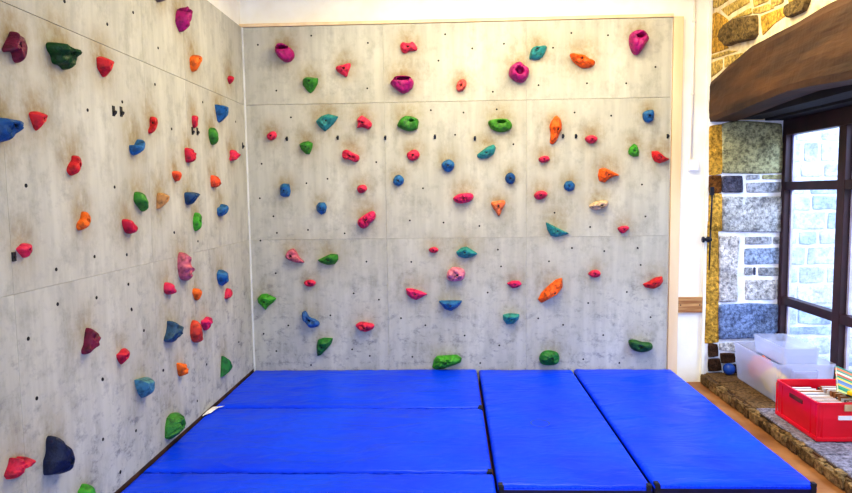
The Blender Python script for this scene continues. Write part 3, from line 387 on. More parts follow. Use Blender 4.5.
def panel(w, a0, a1, z0, z1, bolts, hooks):
    a0 += .0007; a1 -= .0007; z0 += .0006 if z0 < 2 else .0014; z1 -= .0006 if z1 < 2 else .0014
    n = max(2, int((a1 - a0) / .022)); m = max(2, int((z1 - z0) / .022)); vs = []; cs = []; fs = []
    for j in range(m + 1):
        for i in range(n + 1):
            a = (a1 - a0) * i / n; z = (z1 - z0) * j / m
            vs.append((a, 0, z) if w == 'B' else (0, a, z)); cs.append((stain(w, a0 + a, z0 + z), scuff(w, a0 + a, z0 + z), 0))
    for j in range(m):
        for i in range(n):
            q = j * (n + 1) + i; fs.append([q, q + 1, q + n + 2, q + n + 1])
    # thickness: back rim
    A, Z = a1 - a0, z1 - z0; t = .018
    k = len(vs); c4 = [(0, 0), (A, 0), (A, Z), (0, Z)]; idx = [0, n, (m + 1) * (n + 1) - 1, m * (n + 1)]
    for (a, z) in c4:
        vs.append((a, t, z) if w == 'B' else (-t, a, z)); cs.append((0, 0, 0))
    edges = [list(range(0, n + 1)), [j * (n + 1) + n for j in range(m + 1)], [m * (n + 1) + i for i in range(n, -1, -1)], [j * (n + 1) for j in range(m, -1, -1)]]
    for e in range(4):
        fs.append(edges[e] + [k + (e + 1) % 4, k + e])
    fs.append([k, k + 1, k + 2, k + 3])
    root = mesh_obj('climbing_panel', vs, fs, M_PANEL, WALLS[w], False, cs); root.location = (a0, 0, z0) if w == 'B' else (0, a0, z0)
    for (a, z) in bolts:
        if a0 <= a < a1 and z0 <= z < z1:
            mb = MB(); aa, zz = a - a0, z - z0; r = .008 if w == 'B' else .0088
            if w == 'B': mb.tube((aa, .004, zz), (aa, -.0012, zz), r, 12); mb.tube((aa, -.0012, zz), (aa, -.002, zz), r * .6, 8)
            else: mb.tube((-.004, aa, zz), (.0012, aa, zz), r, 12); mb.tube((.0012, aa, zz), (.002, aa, zz), r * .6, 8)
            mb.build('bolt_hole', M_HOLE, root)
    for (a, z) in hooks:
        if a0 <= a < a1 and z0 <= z < z1:
            mb = MB(); aa, zz = a - a0, z - z0
            if w == 'B':
                mb.box(aa - .009, aa + .009, -.004, .002, zz - .022, zz + .016, .003); mb.tube((aa, -.004, zz), (aa, -.02, zz - .004), .011, 10)
            else:
                mb.box(-.002, .004, aa - .012, aa + .012, zz - .03, zz + .024, .002); mb.tube((.004, aa, zz - .01), (.012, aa, zz - .014), .012, 10)
            mb.build('hanger_bolt', M_BLACK, root)
for (z0, z1) in ((.0, Z2), (Z2, Z1), (Z1, ZT)):
    for k in range(3): panel('B', k * 1.22, (k + 1) * 1.22, z0, z1, BOLTS['B'], HOOKS['B'])
    for (y0, y1) in ((-1.245, 0), (-1.83, -1.245), (-3.05, -1.83), (-4.27, -3.05)): panel('L', y0, y1, .138 if z0 == 0 else z0, z1, BOLTS['L'], HOOKS['L'])
b = MB(); b.box(-.02, -.001, -4.3, 0, 0, .138); structure('baseboard_left', b, M_GAP)
b = MB(); b.box(0, .012, -.014, 0, .0, ZT); structure('trim_1', b, noise_mat('pale_corner_bead', (214, 214, 206), (232, 232, 224), 5, .6))
# cream post and top rail framing the panels
b = MB(); b.box(XR + .012, 3.753, -.012, YB, 0, ZT + .004, .004); structure('trim_2', b, M_POST)
b = MB(); b.box(-.02, XR + .012, -.008, YB, ZT + .003, ZT + .03, .003); structure('trim_3', b, M_POST)

# ------------------------------------------------------------------ climbing holds
def catmull(P, n):
    out = []; m = len(P)
    for i in range(m):
        p0, p1, p2, p3 = (Vector(P[(i + k - 1) % m]) for k in range(4))
        for j in range(n):
            t = j / n
            out.append(.5 * ((2 * p1) + (-p0 + p2) * t + (2 * p0 - 5 * p1 + 4 * p2 - p3) * t * t + (-p0 + 3 * p1 - 3 * p2 + p3) * t ** 3))
    return out
def hold(i, w, style, colour, h, bolt, pocket, pts, label):
    P = [Vector(p) for p in pts]
    if style.startswith('facet'):
        O = []
        for k in range(len(P)):
            a, c = P[k], P[(k + 1) % len(P)]
            pr, nx = P[k - 1], c
            for t in (0, .33, .67): O.append(a.lerp(c, t))
        O = [O[k] * .8 + (O[k - 1] + O[(k + 1) % len(O)]) * .1 for k in range(len(O))]
    else:
        O = catmull(P, 5)
    cx = sum(p.x for p in P) / len(P); cz = sum(p.y for p in P) / len(P); c0 = Vector((cx, cz))
    if not bolt and not pocket and w == 'B' and max(p.x for p in P) - min(p.x for p in P) > .07: bolt = (cx, cz)
    ctr = Vector(bolt) if bolt else c0
    if style == 'jug': ctr = Vector(pocket[:2])
    if not bolt and style != 'jug' and w == 'L': ctr = c0
    hw = max((abs(p.x - cx) for p in P)); hh = max(abs(p.y - cz) for p in P)
    if style.startswith('facet'): prof = [(1, 0), (.985, .22), (.9, .42), (.7, .74), (.5, .97), (.3, 1), (.12, .96)]
    elif style == 'jug': prof = [(1, 0), (1.0, .2), (.975, .42), (.92, .62), (.84, .78), (.74, .9), (.62, .98), (.5, 1.02)]
    else: prof = [(1, 0), (1.0, .2), (.965, .42), (.9, .62), (.79, .8), (.64, .92), (.46, .985), (.28, 1), (.14, .99)]
    n = len(O); vs = []
    def nv(v):
        if style in ('lumpy',): return noise.fractal(Vector((v.x * 22, v.y * 22, i * 3.7)), 1, 2, 3) * .5
        if style == 'bumpy': return abs(math.sin(v.x * 105 + v.y * 40)) * .30 - .1
        if style == 'facetr': return (noise.noise(Vector((v.x * 60 + v.y * 40, v.y * 22, i))) * .3)
        if style == 'facet': return noise.noise(Vector((v.x * 17, v.y * 17, i * 2.1))) * .28
        return noise.fractal(Vector((v.x * 16, v.y * 16, i * 2.3)), 1, 2, 2) * .26
    def rise(v, s):
        up = (v.y - cz) / max(hh, .001)
        tl = .22 if style.startswith('facet') else .10
        return 1 + tl * up * (1 if s < 1 else 0) + nv(v) * min(1, (1 - s) * 4)
    rings = []
    for (s, f) in prof:
        ring = []
        for p in O:
            v = ctr + (p - ctr) * s
            ring.append((v.x, v.y, h * f * rise(v, s)))
        rings.append(ring)
    if style == 'jug':
        px, pz, rx, rz = pocket; rz = max(rz, .02) if w == 'L' else rz; last = rings[-1]
        ang = [math.atan2(p.y - ctr.y, p.x - ctr.x) for p in O]
        for (k, dp) in ((1.25, 1.0), (1.0, .94), (.9, .55), (.8, .25), (.4, .2)):
            rings.append([(px + math.cos(t) * rx * k, pz + math.sin(t) * max(rz, .009) * k, h * dp) for t in ang])
    elif bolt:
        H0 = sum(r[2] for r in rings[-1]) / n
        ang = [math.atan2(p.y - ctr.y, p.x - ctr.x) for p in O]
        R = min(.0125, min(hw, hh) * .38)
        for (rr, dz) in ((R * 1.25, 0), (R, -.002), (R * .93, -.016)):
            rings.append([(ctr.x + math.cos(t) * rr, ctr.y + math.sin(t) * rr, max(.004, H0 + dz)) for t in ang])
    base_a = cx; base_z = cz
    def place(a, z, d):
        return (a - base_a, -d + .0015, z - base_z) if w == 'B' else (d - .0015, a - base_a, z - base_z)
    for ring in rings:
        for (a, z, d) in ring: vs.append(place(a, z, d))
    fs = []
    for r in range(len(rings) - 1):
        for k in range(n):
            q = r * n; fs.append([q + k, q + (k + 1) % n, q + n + (k + 1) % n, q + n + k])
    cxl = sum(v[0] for v in rings[-1]) / n; czl = sum(v[1] for v in rings[-1]) / n; dl = sum(v[2] for v in rings[-1]) / n
    vs.append(place(cxl, czl, dl)); q = (len(rings) - 1) * n
    for k in range(n): fs.append([q + k, q + (k + 1) % n, len(vs) - 1])
    o = mesh_obj('climbing_hold', vs, fs, HM[colour], None, not style.startswith('facet'))
    o.location = (cx, 0, cz) if w == 'B' else (0, cx, cz)
    tag(o, label, 'climbing hold', 'climbing holds bolted to the back wall' if w == 'B' else 'climbing holds bolted to the left wall')
    if bolt and style != 'jug':
        mb = MB(); a, z = ctr.x - cx, ctr.y - cz; d = max(.006, dl)
        R2 = R * .8
        if w == 'B': mb.tube((a, -d + .004, z), (a, -d - .004, z), R2, 12)
        else: mb.tube((d - .004, a, z), (d + .004, a, z), R2, 12)
        mb.build('bolt', M_STEEL, o)
    return o
for i, h in enumerate(HOLDS): hold(i, *h)

# small black plate beside the pink hold
b = MB((0, -3.038, 1.45)); b.box(0, .006, -3.050, -3.028, 1.432, 1.470, .002); b.tube((.006, -3.039, 1.45), (.010, -3.039, 1.45), .005, 8)
o = b.build('wall_plate', M_BLACK); o.location = (0, -3.038, 1.45); tag(o, 'small black metal plate screwed to the left wall below a pinkish red hold', 'plate')

# ------------------------------------------------------------------ mats
def mat_slab(name_label, x0, x1, y0, y1, seed, straps, dark_front, extra=None):
    root = empty('gym_mat', (x0, y1, 0), name_label, 'mat', 'blue crash mats on the floor')
    W, D = x1 - x0, y1 - y0; r = .026
    def axis(L):
        a = [0, .002, .006, .012, .02, .032, .05]; n = int((L - .1) / .03); mid = [.05 + (L - .1) * k / n for k in range(1, n)]
        return a + mid + [L - t for t in reversed(a)]
    X, Y = axis(W), axis(D); vs = []; fs = []
    for yy in Y:
        for xx in X:
            d = min(xx, W - xx, yy, D - yy); dr = 0 if d >= r else r - math.sqrt(max(0, r * r - (r - d) ** 2))
            puff = .006 * min(1, d / .18)
            w = noise.fractal(Vector((xx * 2.2 + seed * 7, yy * 2.6, seed)), 1, 2, 3) * .006
            fold = abs(noise.noise(Vector(((xx + yy * .35) * 3.1 + seed * 3, (yy - xx * .2) * 1.1, seed * 2.0)))); w -= .0045 * math.exp(-fold * fold * 900) * min(1, d / .08)
            # puckers running in from the edges
            ed = min(yy, D - yy); pk = math.exp(-ed / .09) * .006 * noise.noise(Vector((xx * 16, seed * 5, ed * 2)))
            ex = min(xx, W - xx); pk += math.exp(-ex / .07) * .004 * noise.noise(Vector((yy * 14, seed * 9, ex * 2)))
            vs.append((xx, yy - D, MT - .004 - dr + (puff + w + pk) * min(1, d / .02)))
    nx, ny = len(X), len(Y)
    for j in range(ny - 1):
        for i in range(nx - 1):
            q = j * nx + i; fs.append([q, q + 1, q + nx + 1, q + nx])
    mesh_obj('cover', vs, fs, M_VINYL, root, True)
    # side band under the rolled edge (closed box, slightly inset)
    b = MB(); z1 = MT - .026 - .004
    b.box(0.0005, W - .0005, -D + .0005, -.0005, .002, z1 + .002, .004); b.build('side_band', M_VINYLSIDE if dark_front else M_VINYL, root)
    # piping along the two long seams
    for yy in (-D, 0):
        b = MB(); prev = None
        K = 30
        for k in range(K):
            a0, a1 = .03 + (W - .06) * k / K, .03 + (W - .06) * (k + 1) / K
            f = lambda t: MT - .019 + .0018 * noise.noise(Vector((t * 11, yy, seed)))
            b.tube((a0, yy + (.003 if yy < 0 else -.003), f(a0)), (a1, yy + (.003 if yy < 0 else -.003), f(a1)), .0042, 6)
        b.build('piping', M_VINYL, root, True)
    for (sx, sy) in straps:
        b = MB(); xx = .0 if sx < 0 else W; yy = -D if sy < 0 else 0
        ix = 1 if sx < 0 else -1; iy = 1 if sy < 0 else -1
        b.box(*sorted((xx + ix * .004, xx + ix * .032)), *sorted((yy + iy * -.004, yy + iy * .012)), .03, MT - .006, .004)
        b.box(*sorted((xx + ix * .002, xx + ix * .026)), *sorted((yy + iy * -.003, yy + iy * .028)), MT - .016, MT + .001, .003)
        b.build('corner_strap', M_STRAP, root)
    return root
mat_slab('wide blue vinyl mat lying against the back wall, in the left corner', .004, 2.002, -1.004, -.004, 1, [(1, -1)], False)
mat_slab('blue vinyl mat in the middle of the three stacked along the left wall', .004, 2.004, -2.094, -1.026, 2, [(1, -1), (1, 1)], False)
mat_slab('blue vinyl mat cut by the bottom edge of the photo, along the left wall', .004, 2.010, -3.12, -2.112, 3, [], False)
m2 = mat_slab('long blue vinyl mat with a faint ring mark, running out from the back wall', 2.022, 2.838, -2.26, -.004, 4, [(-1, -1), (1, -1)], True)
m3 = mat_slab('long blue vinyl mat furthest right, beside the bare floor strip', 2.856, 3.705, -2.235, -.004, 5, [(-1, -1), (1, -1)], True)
b = MB(); K = 40; cxr, cyr = 2.372 - 2.022, -1.354 + .004; zr = MT + .0025
vs = []; fs = []
for k in range(K):
    t = 2 * PI * k / K
    for rr in (.058, .066): vs.append((cxr + math.cos(t) * rr, cyr + math.sin(t) * rr, zr + .001))
for k in range(K):
    q, p = 2 * k, 2 * ((k + 1) % K); fs.append([q, q + 1, p + 1, p])
mesh_obj('ring_mark', vs, fs, M_RING, m2)
# torn scrap of white paper
pp = [(.012, -1.235), (.008, -1.13), (.014, -1.06), (.034, -1.035), (.098, -1.018), (.07, -1.06), (.055, -1.10), (.048, -1.16), (.03, -1.2)]
vs = []; 
cxp = sum(p[0] for p in pp) / len(pp); cyp = sum(p[1] for p in pp) / len(pp)
O = catmull(pp, 4)
vs = [(p.x - cxp, p.y - cyp, .004 + .003 * noise.noise(Vector((p.x * 30, p.y * 30, 2)))) for p in O] + [(.55 * (p.x - cxp), .55 * (p.y - cyp), .008 + .004 * noise.noise(Vector((p.x * 20, p.y * 20, 5)))) for p in O] + [(0, 0, .007)]
n = len(O); fs = [[k, (k + 1) % n, n + (k + 1) % n, n + k] for k in range(n)] + [[n + k, n + (k + 1) % n, 2 * n] for k in range(n)]
o = mesh_obj('paper_scrap', vs, fs, M_SCRAP); o.location = (cxp, cyp, MT + .004)
tag(o, 'torn scrap of white paper lying on the mats beside the left wall', 'paper')

# ------------------------------------------------------------------ stonework
TONE = {k: srgb(v) for k, v in dict(ochre=(216, 168, 72), ochredark=(122, 78, 34), dark=(120, 98, 60), buff=(208, 176, 98), lichen=(178, 174, 132), slatedark=(86, 86, 104), grey=(164, 166, 172),
  greylight=(190, 192, 194), pale=(212, 208, 206), greyblue=(150, 164, 190), blue=(122, 140, 178), browndark=(70, 48, 34), out1=(206, 214, 230), out2=(184, 198, 222), out3=(220, 222, 230), edge=(158, 130, 90), edge2=(122, 98, 66), slab=(150, 148, 170), slabb=(122, 96, 66)).items()}
def stones(name, items, place, material, parent=None, kind='structure', base=.007, rough=.005):
    V = []; F = []; C = []
    for si, (tone, pr, pts) in enumerate(items):
        P = [Vector(p) for p in pts]; O = []
        for k in range(len(P)):
            a, c = P[k], P[(k + 1) % len(P)]; nseg = max(2, int((c - a).length / .03))
            for t in range(nseg): O.append(a.lerp(c, t / nseg))
        O = [O[k] * .8 + (O[k - 1] + O[(k + 1) % len(O)]) * .1 for k in range(len(O))]
        c0 = sum(O, Vector((0, 0))) / len(O); n = len(O); q0 = len(V); h = base + pr
        T = TONE[tone]
        prof = [(1.05, -.01), (1.035, .45 * h), (1.01, .85 * h), (.95, h), (.78, h), (.6, h), (.45, h), (.3, h), (.15, h)]
        for (s, d) in prof:
            for p in O:
                v = c0 + (p - c0) * s
                nn = noise.fractal(Vector((v.x * 14, v.y * 14, si * 3.1)), 1, 2, 4)
                V.append(place(v.x, v.y, d + nn * (rough + pr * .4) * (1 if s < 1 else .3)))
                f = .82 + .35 * noise.noise(Vector((v.x * 5, v.y * 5, si))); C.append((T[0] * f, T[1] * f, T[2] * f))
        V.append(place(c0.x, c0.y, h)); C.append(T)
        for r in range(len(prof) - 1):
            for k in range(n): F.append([q0 + r * n + k, q0 + r * n + (k + 1) % n, q0 + (r + 1) * n + (k + 1) % n, q0 + (r + 1) * n + k])
        l = q0 + (len(prof) - 1) * n
        for k in range(n): F.append([l + k, l + (k + 1) % n, len(V) - 1])
    o = mesh_obj(name, V, F, material, parent, True, C)
    if kind and not parent: o['kind'] = kind
    return o
def rect_rows(a0, a1, z0, z1, hmin, hmax, lmin, lmax, tones, gap=.018, rnd=random):
    out = []; z = z0
    while z < z1 - hmin * .5:
        h = min(rnd.uniform(hmin, hmax), z1 - z); a = a0 - rnd.uniform(0, lmin)
        while a < a1:
            l = rnd.uniform(lmin, lmax); b0, b1 = max(a, a0), min(a + l, a1)
            if b1 - b0 > .04:
                j = lambda: rnd.uniform(-.008, .008); g = gap / 2
                out.append((rnd.choice(tones), rnd.uniform(0, .006), [(b0 + g + j(), z + g + j()), ((b0 + b1) / 2, z + g + j()), (b1 - g + j(), z + g + j()), (b1 - g + j(), z + h - g + j()), ((b0 + b1) / 2, z + h - g + j()), (b0 + g + j(), z + h - g + j())]))
            a += l
        z += h
    return out
def beam_top(y):
    K = [(0.03, 2.585), (-.35, 2.668), (-.74, 2.724), (-1.34, 2.736), (-1.7, 2.75), (-2.9, 2.76)]
    for (a, za), (b_, zb) in zip(K, K[1:]):
        if y >= b_: return za + (zb - za) * (a - y) / (a - b_)
    return 2.76
def beam_bot(y):
    K = [(0.03, 2.258), (-.4, 2.28), (-.81, 2.305), (-1.24, 2.322), (-1.9, 2.285), (-2.9, 2.22)]
    for (a, za), (b_, zb) in zip(K, K[1:]):
        if y >= b_: return za + (zb - za) * (a - y) / (a - b_)
    return 2.22
def prism_y(name, ys_, zlo, zhi, x0, x1, material, jitter=0, parent=None, smooth=False, nz=1):
    vs = []; fs = []; ring = 2 * (nz + 1)
    for y in ys_:
        lo, hi = zlo(y), zhi(y)
        for k in range(nz + 1):
            z = lo + (hi - lo) * k / nz; jx = jitter * noise.fractal(Vector((y * 2, z * 6, 1)), 1, 2, 4)
            vs.append((x0 + jx + (.012 if k in (0, nz) and jitter else 0), y, z + jitter * .6 * noise.noise(Vector((y * 3, z * 3, 7)))))
        for k in range(nz + 1):
            z = hi + (lo - hi) * k / nz; vs.append((x1, y, z))
    for j in range(len(ys_) - 1):
        for k in range(ring):
            q = j * ring; fs.append([q + k, q + (k + 1) % ring, q + ring + (k + 1) % ring, q + ring + k])
    fs.append(list(range(ring))); fs.append([(len(ys_) - 1) * ring + k for k in range(ring)])
    return mesh_obj(name, vs, fs, material, parent, smooth)
YS = [-.0 - 2.75 * k / 70 for k in range(71)]
# right wall: masonry over the lintel, solid wall nearer the viewer
wr = empty('wall_right', (0, 0, 0), kind='structure')
prism_y('mortar', YS, beam_top, lambda y: ROOM_H, 4.0, 4.66, M_MORTAR, 0, wr)
extra = [s for s in rect_rows(-2.7, -2.05, 2.80, ROOM_H, .12, .22, .18, .4, ['buff', 'ochre', 'buff', 'dark'])] + rect_rows(-2.0, 0, 3.32, ROOM_H, .13, .16, .18, .4, ['buff', 'ochre', 'buff'])
stones('masonry', RUBBLE + extra, lambda a, z, d: (4.0 - d, a, z), M_STONE, wr)
b = MB(); b.box(4.0, 4.66, YREAR, -2.75, 0, ROOM_H); b.build('mortar_near', M_MORTAR, wr)
stones('masonry_near', rect_rows(-7.0, -2.78, 0, ROOM_H, .12, .26, .2, .5, ['buff', 'ochre', 'pale', 'grey']), lambda a, z, d: (4.0 - d, a, z), M_STONE, wr)
# window recess pier (faces the room's near end)
pr_ = empty('wall_window_side', (0, 0, 0), kind='structure')
b = MB(); b.box(3.99, 4.70, .0, .3, 0, 2.27); b.build('mortar', M_MORTAR_IN, pr_)
b = MB(); b.box(3.99, 4.9, .005, .3, 2.27, ROOM_H); b.build('masonry_above', M_MORTAR, pr_)
stones('masonry', PIER, lambda a, z, d: (a, -d, z), M_STONE, pr_)  # ochre strip at the room-side corner has warm side light painted into its tone
# thin plaster returns at the corner of the cream wall
b = MB(); b.box(3.965, 3.992, -.004, YB, 0, ROOM_H, .004); structure('trim_4', b, M_PLASTER)

# lintel beam
o = prism_y('timber_beam', [.0 - 2.8 * k / 90 for k in range(91)], beam_bot, beam_top, 3.982, 4.20, M_BEAM, .012, None, False, 10)
tag(o, 'thick dark brown arched oak beam spanning above the window recess', 'beam')
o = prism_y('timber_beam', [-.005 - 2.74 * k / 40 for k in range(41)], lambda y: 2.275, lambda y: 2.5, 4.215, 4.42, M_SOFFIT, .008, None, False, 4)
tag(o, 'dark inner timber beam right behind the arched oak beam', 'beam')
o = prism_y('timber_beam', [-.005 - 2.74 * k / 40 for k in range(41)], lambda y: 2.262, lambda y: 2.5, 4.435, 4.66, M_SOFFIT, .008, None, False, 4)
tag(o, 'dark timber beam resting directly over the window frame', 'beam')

# ------------------------------------------------------------------ window
win = empty('window_1', (4.64, -.0, .1), kind='structure')
WZ0, WZ1 = .095, 2.262
b = MB((4.64, 0, .1))
b.box(4.60, 4.68, -.055, -.0, WZ0, WZ1, .004); b.box(4.60, 4.68, -2.75, -.055, 2.135, WZ1, .004); b.box(4.60, 4.68, -2.75, -.055, WZ0, WZ0 + .06, .004); b.box(4.60, 4.68, -2.75, -2.69, WZ0 + .06, 2.135, .004)
b.build('window_frame', M_FRAME, win)
bays = []
y = -.055
for k in range(3):
    y1 = y - .725 if k == 0 else y - .78
    bays.append((y1, y))
    if k < 2:
        b = MB((4.64, 0, .1)); b.box(4.603, 4.677, y1 - .09, y1, WZ0 + .06, 2.135, .004); b.build('mullion', M_FRAME, win)
    y = y1 - .09
for (y1, y0) in bays:
    y1 = max(y1, -2.69)
    zs = [WZ0 + .06, .70, .77, 1.675, 1.745, 2.135]
    for (za, zb) in ((.70, .77), (1.675, 1.745)):
        b = MB((4.64, 0, .1)); b.box(4.606, 4.674, y1, y0, za, zb, .003); b.build('glazing_bar', M_FRAME, win)
    for (za, zb) in ((zs[0], .70), (.77, 1.675), (1.745, 2.135)):
        b = MB((4.64, 0, .1)); b.box(4.645, 4.649, y1, y0, za, zb); p = b.build('pane', M_GLASS, win)
        b = MB((4.64, 0, .1)); b.box(4.652, 4.672, y0 - .024, y0, za, zb); b.box(4.652, 4.672, y1, y1 + .018, za, zb); b.build('glazing_bead', M_BEAD, win)

# outside
b = MB(); b.box(4.7, 12, -9, 6, -.12, -.02); structure('ground', b, noise_mat('outdoor_paving', (150, 150, 156), (190, 190, 196), 4, .8))
ow = empty('wall_outside', (0, 0, 0), kind='structure')
b = MB(); b.box(4.72, 8.5, .46, .8, -.02, 3.0); b.build('mortar', M_MORTAR_IN, ow)
rnd = random.Random(4)
stones('masonry', rect_rows(4.74, 8.4, 0, 2.95, .1, .2, .16, .42, ['out1', 'out2', 'out3', 'out1'], .03, rnd), lambda a, z, d: (a, .46 - d, z), M_STONE_OUT, ow)

# ------------------------------------------------------------------ sill and its rubble edge
def slab_rows():
    out = []; rr = random.Random(11)
    yy = 0
    while yy > -2.7:
        l = rr.uniform(.18, .42); a = 4.0
        for w in (rr.uniform(.2, .32), 1):
            b1 = min(a + w, 4.60); g = .006
            t = 'slabb' if yy > -.75 else 'slab'
            y1 = max(yy - l, -2.72)
            if b1 - a > .05: out.append((t, rr.uniform(0, .003), [(a + g, y1 + g), ((a + b1) / 2, y1 + g), (b1 - g, y1 + g), (b1 - g, yy - g), ((a + b1) / 2, yy - g), (a + g, yy - g)]))
            a = b1
        yy -= l
    return out
sl = empty('trim_5', (0, 0, 0), kind='structure')
b = MB(); b.box(3.99, 4.60, -2.75, 0, 0, .078); b.build('sill_bed', M_GAP, sl)
stones('sill_slabs', slab_rows(), lambda a, z, d: (a, z, .078 + d), M_STONE, sl, base=.01, rough=.003)
edge = []; rr = random.Random(3); yy = -.005
while yy > -2.75:
    l = rr.uniform(.05, .15); x0 = 3.955 + rr.uniform(-.014, .012); x1 = 4.01 + rr.uniform(-.01, .01)
    edge.append((rr.choice(['edge', 'edge2', 'edge', 'slabb']), rr.uniform(0, .02), [(x0 + rr.uniform(0, .012), yy - l + .006), (x1, yy - l + .006), (x1, yy - .006), (x0 + rr.uniform(0, .012), yy - .006)])); yy -= l
stones('edge_rubble', edge, lambda a, z, d: (a, z, .062 + d), M_STONE, sl, base=.004, rough=.006)
edge = []; yy = -.005
while yy > -2.75:
    l = rr.uniform(.09, .22)
    edge.append((rr.choice(['edge', 'edge2', 'slabb']), rr.uniform(0, .008), [(yy - l + .008, .004), (yy - .008, .004), (yy - .008, .068), (yy - l + .008, .068)])); yy -= l
stones('edge_face', edge, lambda a, z, d: (3.965 - d, a, z), M_STONE, sl, base=.008, rough=.008)
b = MB(); b.box(3.965, 3.992, -2.75, 0, 0, .066); b.build('edge_bed', M_GAP, sl)

# ------------------------------------------------------------------ fittings on the cream wall
cd = empty('electrical_conduit', (3.847, YB, 1.9), 'thin cream conduit running down the cream wall to a white junction box', 'conduit')
b = MB((3.847, YB, 1.9)); b.tube((3.847, YB - .009, 1.93), (3.847, YB - .009, ROOM_H), .009, 10); b.build('pipe', M_PIPE, cd, True)
b = MB((3.847, YB, 1.9)); b.box(3.823, 3.905, YB - .032, YB, 1.852, 1.948, .005); jb = b.build('junction_box', noise_mat('white_box_plastic', (226, 224, 228), (240, 238, 240), 5, .5), cd)
for zc in (2.5, 3.1):
    b = MB((3.847, YB, 1.9)); b.box(3.832, 3.862, YB - .02, YB, zc - .008, zc + .008, .002); b.build('clip', M_PIPE, cd)
b = MB((3.87, YB, .69)); b.box(3.755, 3.963, YB - .022, YB, .622, .758, .003); o = b.build('wooden_board', M_BOARD); o.location = (3.87, YB, .69)
tag(o, 'short bare wooden board fixed across the lower cream wall', 'board')
for ob in (o,): 
    for (sx, sz) in ((3.775, .69), (3.94, .69)):
        b = MB((3.87, YB, .69)); b.tube((sx, YB - .02, sz), (sx, YB - .0245, sz), .006, 8); b.build('screw', M_STEEL, o)
lt = empty('shutter_latch', (4.0, -.02, 1.3), 'blue-black iron shutter stay with a knob, at the edge of the stone pier', 'latch')
b = MB((4.0, -.02, 1.3)); b.tube((4.012, -.034, 1.70), (4.004, -.036, 1.35), .007, 8); b.tube((4.004, -.036, 1.35), (4.0, -.034, 1.0), .008, 8, .005); b.build('rod', M_IRON, lt, True)
b = MB((4.0, -.02, 1.3)); b.tube((3.945, -.03, 1.262), (4.015, -.036, 1.262), .013, 12); b.tube((3.94, -.03, 1.262), (3.952, -.03, 1.262), .026, 14); b.tube((3.975, -.035, 1.262), (4.0, -.036, 1.262), .024, 14); b.build('knob', M_IRON, lt, True)
b = MB((4.0, -.02, 1.3)); b.box(3.999, 4.026, -.04, .0, 1.64, 1.71, .004); b.build('bracket', M_IRON, lt)

# ------------------------------------------------------------------ things on the sill
SZ = .094
def tub(name, x0, x1, y0, y1, z0, z1, label, material, taper=.02, th=.004, cat='storage box', rim=True):
    cx, cy = (x0 + x1) / 2, (y0 + y1) / 2
    root = empty(name, (cx, cy, z0), label, cat)
    def ringpts(hx, hy, r, z):
        out = []
        for (sx, sy, a) in ((1, 1, 0), (-1, 1, 90), (-1, -1, 180), (1, -1, 270)):
            for k in range(5):
                t = math.radians(a + 22.5 * k); out.append((sx * (hx - r) + math.cos(t) * r, sy * (hy - r) + math.sin(t) * r, z))
        return out
    hx, hy, H = (x1 - x0) / 2, (y1 - y0) / 2, z1 - z0
    lv = [(hx - taper, hy - taper, .02, 0), (hx - taper * .8, hy - taper * .8, .022, .01), (hx - taper * .35, hy - taper * .35, .025, H * .6), (hx - .006, hy - .006, .028, H - .012), (hx - .006 - th, hy - .006 - th, .026, H - .012), (hx - taper * .35 - th, hy - taper * .35 - th, .022, H * .6), (hx - taper - th, hy - taper - th, .016, th + .004)]
    V = []; F = []
    for a in lv: V += ringpts(*a)
    n = 20
    for r in range(len(lv) - 1):
        for k in range(n): F.append([r * n + k, r * n + (k + 1) % n, (r + 1) * n + (k + 1) % n, (r + 1) * n + k])
    F.append(list(range(n))); F.append([(len(lv) - 1) * n + k for k in range(n)])
    mesh_obj('body', V, F, material, root, False)
    if rim:
        lv = [(hx - .008, hy - .008, .026, H - .02), (hx, hy, .03, H - .018), (hx, hy, .03, H), (hx - .012, hy - .012, .024, H), (hx - .012, hy - .012, .024, H - .012)]
        V = []; F = []
        for a in lv: V += ringpts(*a)
        for r in range(len(lv) - 1):
            for k in range(n): F.append([r * n + k, r * n + (k + 1) % n, (r + 1) * n + (k + 1) % n, (r + 1) * n + k])
        mesh_obj('rim', V, F, material, root, False)
    return root
t1 = tub('clear_storage_bin', 4.165, 4.598, -.89, -.145, SZ, .40, 'large clear plastic storage bin holding yellow and pink cloth, by the pier', M_CLEAR, .035)
b = MB((4.3815, -.5175, SZ)); b.box(4.28, 4.46, -.891, -.877, .33, .352, .004); b.box(4.275, 4.288, -.893, -.875, .30, .36, .003); b.box(4.452, 4.466, -.893, -.875, .30, .36, .003); b.build('handle', M_CLEAR, t1)
t2 = tub('clear_storage_bin', 4.31, 4.59, -.70, -.18, .335, .475, 'smaller empty clear tub nested in the top of the large clear bin', M_CLEAR, .02)
def lump(name, loc, r, material, label, cat, seed, group=None):
    bm = bmesh.new(); bmesh.ops.create_icosphere(bm, subdivisions=4, radius=1)
    for v in bm.verts:
        k = 1 + .28 * noise.fractal(v.co * 1.6 + Vector((seed, 0, 0)), 1, 2, 3) + .06 * noise.noise(v.co * 6)
        v.co = Vector((v.co.x * r[0], v.co.y * r[1], max(v.co.z, -.75) * r[2])) * k
    me = bpy.data.meshes.new(name); bm.to_mesh(me); bm.free(); me.materials.append(material)
    for p in me.polygons: p.use_smooth = True
    o = bpy.data.objects.new(name, me); o.location = loc; COL.objects.link(o); return tag(o, label, cat, group)
lump('cloth_bundle', (4.276, -.66, .20), (.078, .14, .095), M_CLOTHY, 'yellow cloth bundle inside the large clear bin, nearer the red crate', 'cloth', 1)
lump('cloth_bundle', (4.285, -.40, .225), (.075, .13, .11), M_CLOTHR, 'pinkish orange cloth bundle in the middle of the large clear bin', 'cloth', 5)
bm = bmesh.new(); bmesh.ops.create_uvsphere(bm, u_segments=28, v_segments=18, radius=.05)
